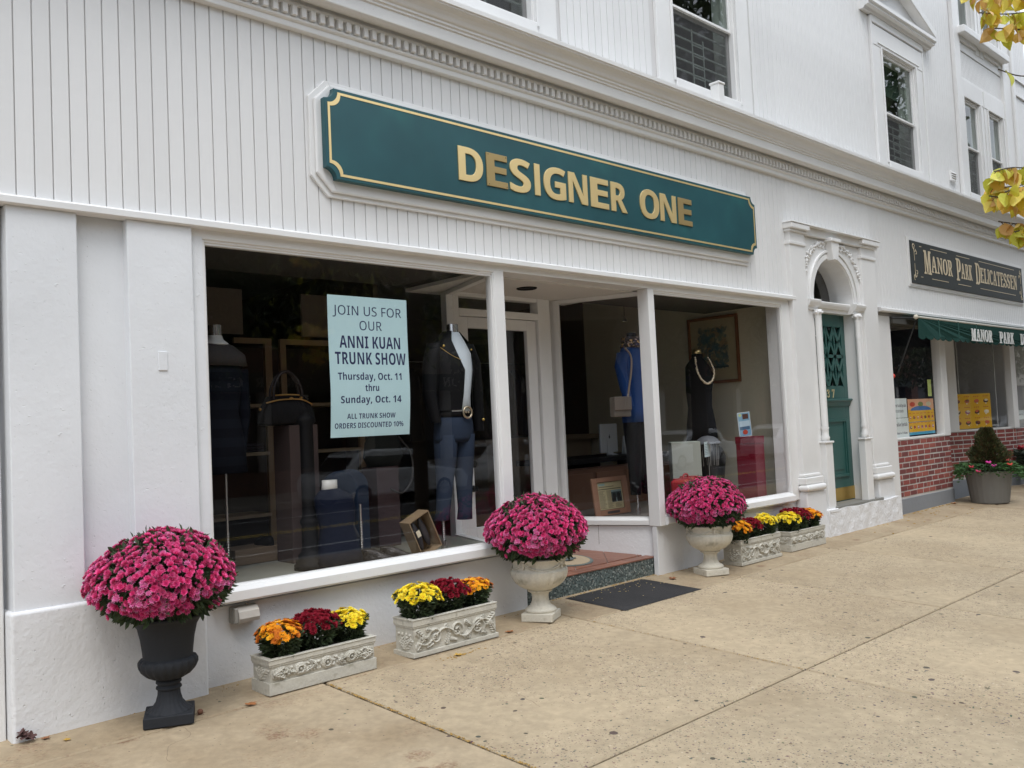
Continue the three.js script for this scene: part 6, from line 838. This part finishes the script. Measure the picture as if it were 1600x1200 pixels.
{ // right display: red column with flyer, pale column with card, red bag, bust, picture, vase, lantern
  const burg = M([0.17, 0.009, 0.022], 0.3); const rc = group('red_column', scene, 8.90, 0.532, -0.36, 0.1); tag(rc, 'glossy dark red square display column in the far display window', 'display column'); obj('shaft', bx(-0.115, 0.115, 0, 0.62, -0.115, 0.115, 0.006), burg, rc); obj('cap', bx(-0.12, 0.12, 0.62, 0.70, -0.12, 0.12, 0.006), burg, rc);
  const ft = canvasTex(128, 256, (c, w, h) => { c.fillStyle = '#7fa9c4'; c.fillRect(0, 0, w, h); c.fillStyle = '#b9cfdc'; c.fillRect(10, 90, 110, 60); c.fillStyle = '#5a3a30'; c.fillRect(50, 18, 60, 54); c.fillStyle = '#c8d08a'; c.beginPath(); c.arc(26, 26, 16, 0, 6.3); c.fill(); c.fillStyle = '#4a6a8a'; c.fillRect(12, 150, 100, 34); c.fillStyle = '#c04a34'; c.beginPath(); c.arc(62, 210, 26, 0, 6.3); c.fill(); c.strokeStyle = '#dfe7ea'; c.lineWidth = 8; c.strokeRect(0, 0, w, h); });
  const fl = group('flyer', scene, 8.86, 1.233, -0.38, -0.35); fl.rotation.z = 0.08; tag(fl, 'blue picture flyer standing on top of the dark red column', 'flyer'); obj('print', quadXY(-0.085, 0.085, 0, 0.27, 0.004), M([0.9, 0.9, 0.9], 0.5, { map: ft }), fl, true); obj('backing', bx(-0.087, 0.087, 0, 0.272, -0.006, 0.002), M([0.6, 0.62, 0.63], 0.6), fl);
  const pc = group('pale_column', scene, 7.85, 0.532, -0.50, 0.75); tag(pc, 'pale grey-green square display column with a white card on its side', 'display column'); const pale = M([0.34, 0.365, 0.315], 0.6); obj('shaft', bx(-0.15, 0.15, 0, 0.69, -0.15, 0.15, 0.006), pale, pc);
  const ct = canvasTex(128, 96, (c, w, h) => { c.fillStyle = '#c9dadd'; c.fillRect(0, 0, w, h); c.fillStyle = '#6f8286'; for (let i = 0; i < 7; i++) c.fillRect(16, 16 + i * 10, 60 + (i * 37) % 36, 3); }); tag(obj('white_card', (() => { const g = quadXY(-0.09, 0.15, 0.52, 0.68, 0.156); g.rotateY(0.35); g.translate(7.93, 0.532, -0.46); return g; })(), M([0.9, 0.9, 0.9], 0.6, { map: ct }), scene, true), 'white printed card fixed to the pale display column', 'card');
  const bg = group('red_bag', scene, 7.52, 0.60, -0.26, 0.25); bg.rotation.z = 0.06; tag(bg, 'bright red structured bag in the far window behind the pink flowers', 'bag'); const rd = M([0.36, 0.025, 0.03], 0.4); obj('body', bx(-0.20, 0.20, -0.06, 0.27, -0.09, 0.09, 0.03), rd, bg); obj('strap', [bx(-0.10, -0.075, -0.06, 0.275, -0.094, 0.094, 0.006), bx(0.075, 0.10, -0.06, 0.275, -0.094, 0.094, 0.006)], M([0.25, 0.015, 0.02], 0.4), bg); obj('handle', tube([[-0.07, 0.27, 0], [-0.05, 0.30, 0], [0.05, 0.30, 0], [0.07, 0.27, 0]], 0.01, 16), rd, bg);
  const bu = group('dress_form', scene, 8.35, 0.532, -0.62, 0.25); tag(bu, 'black dress form with gold neck cap wearing a chunky bead necklace', 'dress form'); const knit = F([0.006, 0.006, 0.007]);
  obj('neck_cap', loft([[0, 1.60, 0.0, 0.058, 0.055], [0, 1.66, 0, 0.052, 0.05], [0, 1.69, 0, 0.05, 0.048]], 20), M([0.62, 0.46, 0.22], 0.3, { metalness: 1 }), bu);
  obj('dress', [loft([[0.02, 0.68, 0, 0.26, 0.16], [0.02, 0.85, 0, 0.22, 0.15], [0.01, 1.05, 0, 0.175, 0.125], [0, 1.22, 0, 0.185, 0.135], [0, 1.40, 0.02, 0.215, 0.145], [0, 1.50, 0, 0.21, 0.12], [0, 1.56, 0, 0.13, 0.085], [0, 1.60, 0, 0.07, 0.06], [0, 1.64, 0, 0.065, 0.06]], 30)], knit, bu);
  obj('stand', rod([0, 0, 0], [0, 0.7, 0], 0.02), black, bu);
  const nk = group('bead_necklace', scene, 8.33, 0.532, -0.62, -0.25); tag(nk, 'gold and pearl bead necklace hanging on the black dress form', 'necklace'); const rb = rng(8), pearl = M([0.62, 0.52, 0.38], 0.25, { metalness: 0.4 }); const bead = done(ball(0, 0, 0, 0.012, 0.012, 0.012, 8)); for (let i = 0; i < 46; i++) { const t = (i / 45) * 2 - 1, x = 0.125 * Math.sin(t * 2.35) / Math.sin(1.57) * (0.8 + 0.2 * Math.abs(t)), y = 1.30 + 0.29 * Math.pow(Math.abs(t), 1.7); const m = obj('bead', bead, pearl, nk); m.position.set(x + 0.006 * (rb() - 0.5), y, 0.165 - 0.075 * Math.pow(Math.abs(t), 3) + 0.0 * rb()); m.scale.setScalar(0.8 + 0.5 * rb()); }
  // framed picture on the side wall
  const pt = canvasTex(384, 448, (c, w, h) => { c.fillStyle = '#b5a888'; c.fillRect(0, 0, w, h); const r = rng(23); for (let i = 0; i < 420; i++) { const x = 70 + 235 * r(), y = 70 + 285 * r(), e = 1 - Math.abs(x - 190) / 160; if (r() > e + 0.25) continue; c.fillStyle = ['#4f6a74', '#3d5e6c', '#747a70', '#8f8870', '#5c7c7a', '#445862', '#9c8468'][r() * 7 | 0]; c.globalAlpha = 0.55; c.beginPath(); c.ellipse(x, y, 4 + 16 * r(), 5 + 26 * r(), r() * 3, 0, 6.3); c.fill(); } c.globalAlpha = 1; c.fillStyle = '#3a5058'; c.fillRect(95, 345, 215, 12); });
  const pg = group('framed_picture', scene, 9.385, 2.285, -1.08, -Math.PI / 2); tag(pg, 'brown-framed abstract blue-green print hanging on the tan side wall', 'picture');
  const fw = wood([0.20, 0.075, 0.03]); obj('frame', [bx(-0.36, -0.325, -0.41, 0.41, 0, 0.03, 0.004), bx(0.325, 0.36, -0.41, 0.41, 0, 0.03, 0.004), bx(-0.325, 0.325, 0.375, 0.41, 0, 0.03, 0.004), bx(-0.325, 0.325, -0.41, -0.375, 0, 0.03, 0.004)], fw, pg); obj('print', quadXY(-0.325, 0.325, -0.375, 0.375, 0.008), M([0.9, 0.9, 0.9], 0.35, { map: pt }), pg, true);
  tag(obj('dark_vase', lathe([[0, 0], [0.13, 0], [0.17, 0.25], [0.2, 0.48], [0.16, 0.58], [0.10, 0.62], [0.12, 0.66], [0.10, 0.66]], 32).translate(8.80, 0.532, -0.85), M([0.02, 0.02, 0.02], 0.35)), 'tall black vase half hidden behind the dark red column', 'vase');
  const ln = group('wire_stand', scene, 8.14, 0.532, -0.40); tag(ln, 'thin wire jewellery stand with a domed grey top in the far window', 'jewellery stand'); const wire = M([0.25, 0.24, 0.22], 0.4); obj('rod', rod([0, 0, 0], [0, 0.62, 0], 0.005), wire, ln); obj('dome', lathe([[0, 0.74], [0.06, 0.73], [0.11, 0.70], [0.14, 0.655], [0.135, 0.652], [0, 0.69]], 28), M([0.12, 0.125, 0.135], 0.6), ln); for (let k = 0; k < 8; k++) { const a = k * 0.785; obj('wire', rod([0.10 * Math.cos(a), 0.42, 0.10 * Math.sin(a)], [0.11 * Math.cos(a), 0.66, 0.11 * Math.sin(a)], 0.003), wire, ln); }
  tag(obj('dark_cushion', bx(7.95, 8.25, 0.534, 0.68, -0.34, -0.14, 0.05), M([0.035, 0.03, 0.033], 0.8)), 'dark padded pouch lying between the red bag and the dark red column', 'pouch');
}
{ // hanging ceiling spots in the shop: small bright points in the photograph
  [[7.1, -1.9], [6.2, -1.5], [7.9, -1.25]].forEach(([x, z], i) => { const s = group('pendant_spot', scene, x, 2.62, z); tag(s, ['tiny pendant spot glinting above the clothes at the back', 'tiny pendant spot just inside the entrance door side window', 'tiny pendant spot above the bust in the far window'][i], 'lamp'); obj('cable', rod([0, 0, 0], [0, 0.58, 0], 0.003), black, s); obj('shade', lathe([[0.012, 0.02], [0.03, -0.03], [0.028, -0.03], [0.01, 0.02]], 16), chrome, s); });
}

// ---------------------------------------------------------------- street tree whose yellow leaves reach into the frame
{
  const t = group('yellow_street_tree', scene, 7.4, gy(7.4, 4.4), 4.4); tag(t, 'street tree with yellowing leaves whose twigs hang into the picture at the upper corner', 'tree'); const r = rng(91);
  const bark = M([0.09, 0.075, 0.06], 0.9, { bumpMap: roughBump, bumpScale: 0.02 }), base = V3(7.4, gy(7.4, 4.4), 4.4);
  obj('trunk', tube([[0, -0.1, 0], [0.03, 1.2, 0.02], [-0.02, 2.4, 0.0], [0.05, 4.0, -0.05], [0.0, 6.0, 0.05]], 0.10, 24, 10), bark, t);
  const cam = camera.position, ax = V3(0.68939, 0.04688, -0.72287), rt = V3(0.72439, -0.04713, 0.68778), up = V3(0.00182, 0.99779, 0.06645);
  const at = (px, py, d) => V3().copy(cam).addScaledVector(ax, d).addScaledVector(rt, d * (px - 800) / 1405).addScaledVector(up, -d * (py - 600) / 1405).sub(base);
  const lf = (() => { const P = [], o = [[0, 0], [0.16, 0.30], [0.40, 0.40], [0.68, 0.28], [1, 0]], h = (x, y) => -0.5 * x * x * 0.5 + 0.35 * Math.abs(y) - 0.1 * y * y; const q = (a) => [a[0], h(...a), a[1]]; for (const s of [1, -1]) for (let i = 0; i + 1 < o.length; i++) { const a = [o[i][0], s * o[i][1]], b = [o[i + 1][0], s * o[i + 1][1]], ca = [o[i][0], 0], cb = [o[i + 1][0], 0]; P.push(...q(ca), ...q(a), ...q(b), ...q(ca), ...q(b), ...q(cb)); } const g = new THREE.BufferGeometry(); g.setAttribute('position', new THREE.Float32BufferAttribute(P, 3)); g.computeVertexNormals(); return done(g); })();
  const lm = [[0.76, 0.60, 0.05], [0.66, 0.60, 0.05], [0.72, 0.46, 0.07], [0.58, 0.58, 0.05], [0.66, 0.40, 0.12], [0.78, 0.64, 0.10]].map((c) => new THREE.MeshPhysicalMaterial({ color: new THREE.Color().setRGB(...c), roughness: 0.65, transmission: 0.35, thickness: 0 }));
  const X = V3(1, 0, 0), twigs = [];
  const leaf = (p, dir, s, m) => { const o = obj('leaf', lf, m, t); o.position.copy(p); o.quaternion.setFromUnitVectors(X, dir.normalize()).multiply(new THREE.Quaternion().setFromAxisAngle(X, (r() - 0.5) * 2.4)); o.scale.setScalar(s); };
  // twigs enter from beyond the frame; leaves droop from them
  const TW = [[[1700, -60, 5.3], [1640, -20, 5.1], [1565, -6, 4.95], [1515, -14, 4.9]], [[1700, 0, 5.2], [1630, 14, 5.0], [1575, 22, 4.9], [1530, 20, 4.85]], [[1700, 40, 5.0], [1640, 52, 4.9], [1590, 46, 4.8], [1553, 44, 4.85]], [[1700, -30, 4.9], [1640, -12, 4.8], [1590, -18, 4.7]], [[1700, 320, 5.2], [1640, 285, 5.0], [1590, 290, 4.9], [1546, 296, 4.85]], [[1690, 300, 5.0], [1620, 268, 4.9], [1580, 262, 4.8], [1553, 268, 4.8]], [[1700, 350, 5.0], [1640, 322, 4.9], [1590, 312, 4.8], [1545, 306, 4.8]], [[1690, 390, 5.2], [1640, 362, 5.0], [1600, 352, 4.9], [1560, 346, 4.9]], [[1690, 310, 4.8], [1640, 288, 4.7], [1600, 292, 4.7], [1570, 300, 4.7]], [[1690, 410, 5.0], [1640, 376, 4.9], [1605, 360, 4.8], [1585, 362, 4.8]], [[1700, 130, 5.0], [1640, 120, 4.9], [1590, 118, 4.85], [1560, 108, 4.8]]];
  for (const w of TW) { const pts = w.map((q) => at(...q)); const c = new THREE.CatmullRomCurve3(pts); twigs.push(new THREE.TubeGeometry(c, 20, 0.0035, 5)); const n = w === TW[10] ? 1 : 27; for (let i = 0; i < n; i++) { const p = c.getPoint(0.30 + 0.70 * (i + r()) / n); const d = V3((r() - 0.5) * 2.2, 0.35 - 1.5 * r(), (r() - 0.5) * 2.2); const st = p.clone().addScaledVector(d, 0.008 + 0.018 * r()); twigs.push(rod(p.toArray(), st.toArray(), 0.0015, 0.0012, 4)); leaf(st, d.clone().add(V3((r() - 0.5) * 0.8, -0.75, (r() - 0.5) * 0.8)), 0.062 + 0.048 * r(), lm[r() * 6 | 0]); } }
  for (const w of TW) { const p = at(...w[0]); twigs.push(tube([p.toArray(), [p.x * 0.55, p.y * 0.9 + 0.35, p.z * 0.55], [0, Math.min(5.5, p.y * 0.8 + 0.6), 0]], 0.012, 14, 6)); }
  obj('twigs', twigs, bark, t);
  // the rest of the crown, beyond the frame
  const rest = []; for (let i = 0; i < 2400; i++) { const p = V3((r() - 0.5) * 4.2, 2.6 + 4.6 * r(), (r() - 0.5) * 4.2); if (Math.hypot(p.x, p.z) > 2.1) continue; const w = p.clone().add(base).sub(cam), d = w.dot(ax); if (d > 0.3 && w.dot(rt) / d < 0.64 && w.dot(up) / d < 0.50) continue; if (d <= 0.3 && r() < 0.5) continue; const q = new THREE.Quaternion().setFromUnitVectors(X, V3(r() - 0.5, -0.8, r() - 0.5).normalize()); const g = [p, V3(r() - 0.5, -0.5, r() - 0.5), 0.09 + 0.05 * r()]; rest.push(g); }
  kind(obj('foliage', scatterLeaves(rest, 92, (q) => { const k = 0.5 + 0.6 * q(); return [0.30 * k, 0.33 * k, 0.05 * k]; }), new THREE.MeshPhysicalMaterial({ vertexColors: true, roughness: 0.65, transmission: 0.35, thickness: 0 }), t, true), 'stuff');
}

// ---------------------------------------------------------------- across the street: what the shop glass mirrors
{
  const bt = dataTex(256, (u, v, x, y) => { const row = y / 16 | 0, m = y % 16 < 2 || (x + (row % 2) * 16) % 32 < 2, k = 0.8 + 0.4 * hash((x + (row % 2) * 16) / 32 | 0, row, 2); return m ? [126, 116, 106] : [126 * k, 84 * k, 68 * k]; }, true, 1.2);
  const build = (name, label, X0, X1, H, mat, n, words) => {
    const b = group(name, scene, 0, 0, 20.5); tag(b, label, 'building'); const wins = [], shops = [], p = (X1 - X0) / n;
    for (let i = 0; i < n; i++) { const x = X0 + i * p; for (const y of [4.3, 7.4]) if (y + 2 < H) wins.push([x + 0.9, x + 2.2, y, y + 1.7], [x + 3.6, x + 4.9, y, y + 1.7]); shops.push([x + 0.5, x + p - 0.6, 0.4, 2.9]); }
    obj('wall', walls(X0, X1, -0.3, H, 0, 0.4, [...wins, ...shops]), mat, b); obj('roof', bx(X0, X1, H, H + 0.3, -0.3, 9), M([0.2, 0.19, 0.18], 0.9), b); obj('core', bx(X0, X1, -0.3, H - 0.1, 3, 3.2), M([0.04, 0.04, 0.04], 0.9), b);
    wins.forEach(([x0, x1, y0, y1]) => { const w = group('window', b); obj('frame', [bx(x0, x0 + 0.08, y0, y1, 0.1, 0.2), bx(x1 - 0.08, x1, y0, y1, 0.1, 0.2), bx(x0 + 0.08, x1 - 0.08, y0, y0 + 0.08, 0.1, 0.2), bx(x0 + 0.08, x1 - 0.08, y1 - 0.08, y1, 0.1, 0.2), bx(x0 + 0.08, x1 - 0.08, (y0 + y1) / 2 - 0.04, (y0 + y1) / 2 + 0.04, 0.1, 0.2)], W.trim, w); });
    shops.forEach(([x0, x1], i) => { obj('shop_band', bx(x0, x1, 2.9, 3.5, -0.08, 0.0), M([[0.06, 0.08, 0.07], [0.5, 0.47, 0.4], [0.06, 0.07, 0.1]][i % 3], 0.7), b); obj('shop_window', bx(x0 + 0.3, x0 + 3, 0.5, 2.8, 0.2, 0.25), M([0.05, 0.05, 0.055], 0.2), b); obj('shop_pier', bx(x0 + 3.1, x0 + 3.5, 0.4, 2.9, 0.05, 0.3), M([0.6, 0.58, 0.54], 0.7), b); });
    const lm = M([0.6, 0.58, 0.52], 0.6); for (const [t, x, y, h, adv] of words) [...t].forEach((c, i) => { if (c !== ' ') obj('letter', glyph(c, 'serif_bold', -adv * 0.42, adv * 0.42, 0, h, 0, 0.03, 0).rotateY(Math.PI).translate(x - i * adv, y, -0.085), lm, b); });
  };
  build('brick_building', 'brick shop building across the street, mirrored in the big display window', -12, 17.4, 9.5, M([0.85, 0.85, 0.85], 0.9, { map: bt }), 4, [['CORNER CLEANERS', 15.4, 3.05, 0.3, 0.36]]);
  build('stucco_building', 'beige stucco building with a salon across the street, mirrored behind the jacket mannequin', 17.4, 37, 11, M([0.50, 0.44, 0.36], 0.9), 3, [['SALON', 22.8, 3.05, 0.34, 0.42]]);
  build('brick_building', 'long brick building across the street, mirrored in the far display window', 37, 76, 9, M([1, 1, 1], 0.9, { map: bt }), 6, []);
  build('cream_building', 'cream building far along the street, mirrored in the delicatessen panes', 76, 134, 11, M([0.5, 0.47, 0.4], 0.9), 9, []);
}
{ // trees over there
  const mk = (x, z, h, label) => { const t = group('street_tree', scene, x, -0.35, z); tag(t, label, 'tree'); const r = rng(x * 7 + 1), lv = []; for (let i = 0; i < 5200; i++) { const th = r() * 6.28, ph = Math.acos(1 - 2 * r()), q = Math.cbrt(r()), l = 0.7 + 0.6 * fbm((th / 6.28) % 1, ph / 3.2, 4, 2, x | 0); lv.push([V3(2.7 * q * l * Math.sin(ph) * Math.cos(th), h * 0.62 + h * 0.36 * q * l * Math.cos(ph), 2.7 * q * l * Math.sin(ph) * Math.sin(th)), V3(r() - 0.5, r() - 0.7, r() - 0.5), 0.22 + 0.16 * r()]); } obj('crown', scatterLeaves(lv, 3, (q) => { const k = 0.5 + 0.8 * q(); return [0.05 * k, 0.075 * k, 0.022 * k]; }), greenMat, t, true); obj('trunk', [rod([0, 0, 0], [0.1, h * 0.7, 0], 0.18, 0.08), rod([0.05, h * 0.35, 0], [1.2, h * 0.7, 0.3], 0.08, 0.03), rod([0.05, h * 0.4, 0], [-1.1, h * 0.72, -0.3], 0.08, 0.03)], M([0.06, 0.05, 0.04], 0.9), t); return t; };
  mk(14.6, 4.9, 11, 'leafy street tree on the near kerb, mirrored in the upper windows'); mk(23, 4.9, 12, 'street tree farther along the near kerb, mirrored in the pedimented window');
  mk(9.5, 17.3, 9.5, 'leafy street tree across the road, mirrored at the top of the big window'); mk(15, 17.5, 10.5, 'tall street tree across the road before the cleaners, mirrored in the big window'); mk(21.5, 17.3, 9, 'street tree across the road near the salon sign, mirrored in the entrance glass'); mk(29, 17.4, 10, 'street tree across the road, mirrored in the far display window'); mk(38, 17.2, 9.5, 'distant street tree across the road, mirrored beside the parked cars'); mk(47, 17.3, 10, 'far street tree across the road, mirrored in the first delicatessen pane'); mk(57, 17.3, 11, 'second far street tree across the road, mirrored in the delicatessen panes'); mk(68, 17.3, 11, 'farthest street tree across the road, mirrored at the edge of the delicatessen panes');
  mk(0.5, 8.2, 10, 'leafy street tree behind the viewer, mirrored at the top of the big window');
}
{ // parked cars mirrored in the glass
  const mk = (label) => {
    const c = group('parked_car'); tag(c, label, 'car', 'cars parked across the street'); const paint = new THREE.MeshPhysicalMaterial({ color: new THREE.Color().setRGB(0.78, 0.78, 0.78), roughness: 0.35, clearcoat: 1, clearcoatRoughness: 0.05 }), win = M([0.02, 0.022, 0.025], 0.08);
    const s = (pts, w, bev) => { const g = new THREE.ExtrudeGeometry(new THREE.Shape(pts.map((q) => new THREE.Vector2(...q))), { depth: w - 2 * bev, bevelEnabled: true, bevelSize: bev, bevelThickness: bev, bevelSegments: 3 }); g.translate(0, 0, -w / 2 + bev); return g; };
    obj('body', s([[-2.2, 0.32], [2.15, 0.32], [2.2, 0.55], [2.05, 0.72], [1.1, 0.86], [-1.5, 0.92], [-2.15, 0.85], [-2.25, 0.6]], 1.74, 0.06), paint, c);
    obj('cabin', s([[-1.75, 0.9], [1.15, 0.86], [0.45, 1.32], [0.2, 1.38], [-0.9, 1.4], [-1.3, 1.32]], 1.5, 0.08), paint, c);
    for (const z of [-0.752, 0.752]) obj('side_window', s([[-1.45, 0.95], [0.85, 0.93], [0.35, 1.27], [-1.15, 1.3]], 0.02, 0.004).translate(0, 0, z), win, c);
    obj('windscreen', bx(-0.64, 0.64, -0.012, 0.012, -0.33, 0.33).rotateY(Math.PI / 2).rotateZ(-0.58).translate(0.87, 1.12, 0), win, c); obj('rear_window', bx(-0.6, 0.6, -0.012, 0.012, -0.24, 0.24).rotateY(Math.PI / 2).rotateZ(0.75).translate(-1.62, 1.12, 0), win, c);
    for (const [x, z] of [[-1.35, 0.8], [1.35, 0.8], [-1.35, -0.8], [1.35, -0.8]]) { const w = group('wheel', c, x, 0.31, z); const ty = new THREE.TorusGeometry(0.23, 0.085, 10, 28); obj('tyre', ty, black, w); obj('rim', new THREE.CylinderGeometry(0.19, 0.19, 0.14, 20).rotateX(Math.PI / 2), chrome, w); }
    for (const z of [-0.6, 0.6]) { obj('headlight', ball(2.14, 0.62, z, 0.06, 0.07, 0.16), M([0.7, 0.7, 0.7], 0.1), c); obj('tail_light', ball(-2.2, 0.72, z, 0.04, 0.08, 0.14), M([0.4, 0.02, 0.02], 0.2), c); }
    return c;
  };
  const c = mk('white car parked across the road, mirrored in the big window'); c.position.set(21, -0.44, 15.3);
  copy(c, 28.5, -0.44, 15.3, Math.PI).userData.label = 'white car parked across the road, mirrored in the far display window'; copy(c, 36, -0.44, 15.3).userData.label = 'white car farthest along the road, mirrored in the far display window'; copy(c, 14.6, -0.44, 15.3).userData.label = 'white car parked across the road before the cleaners shop';
}

renderer.render(scene, camera);
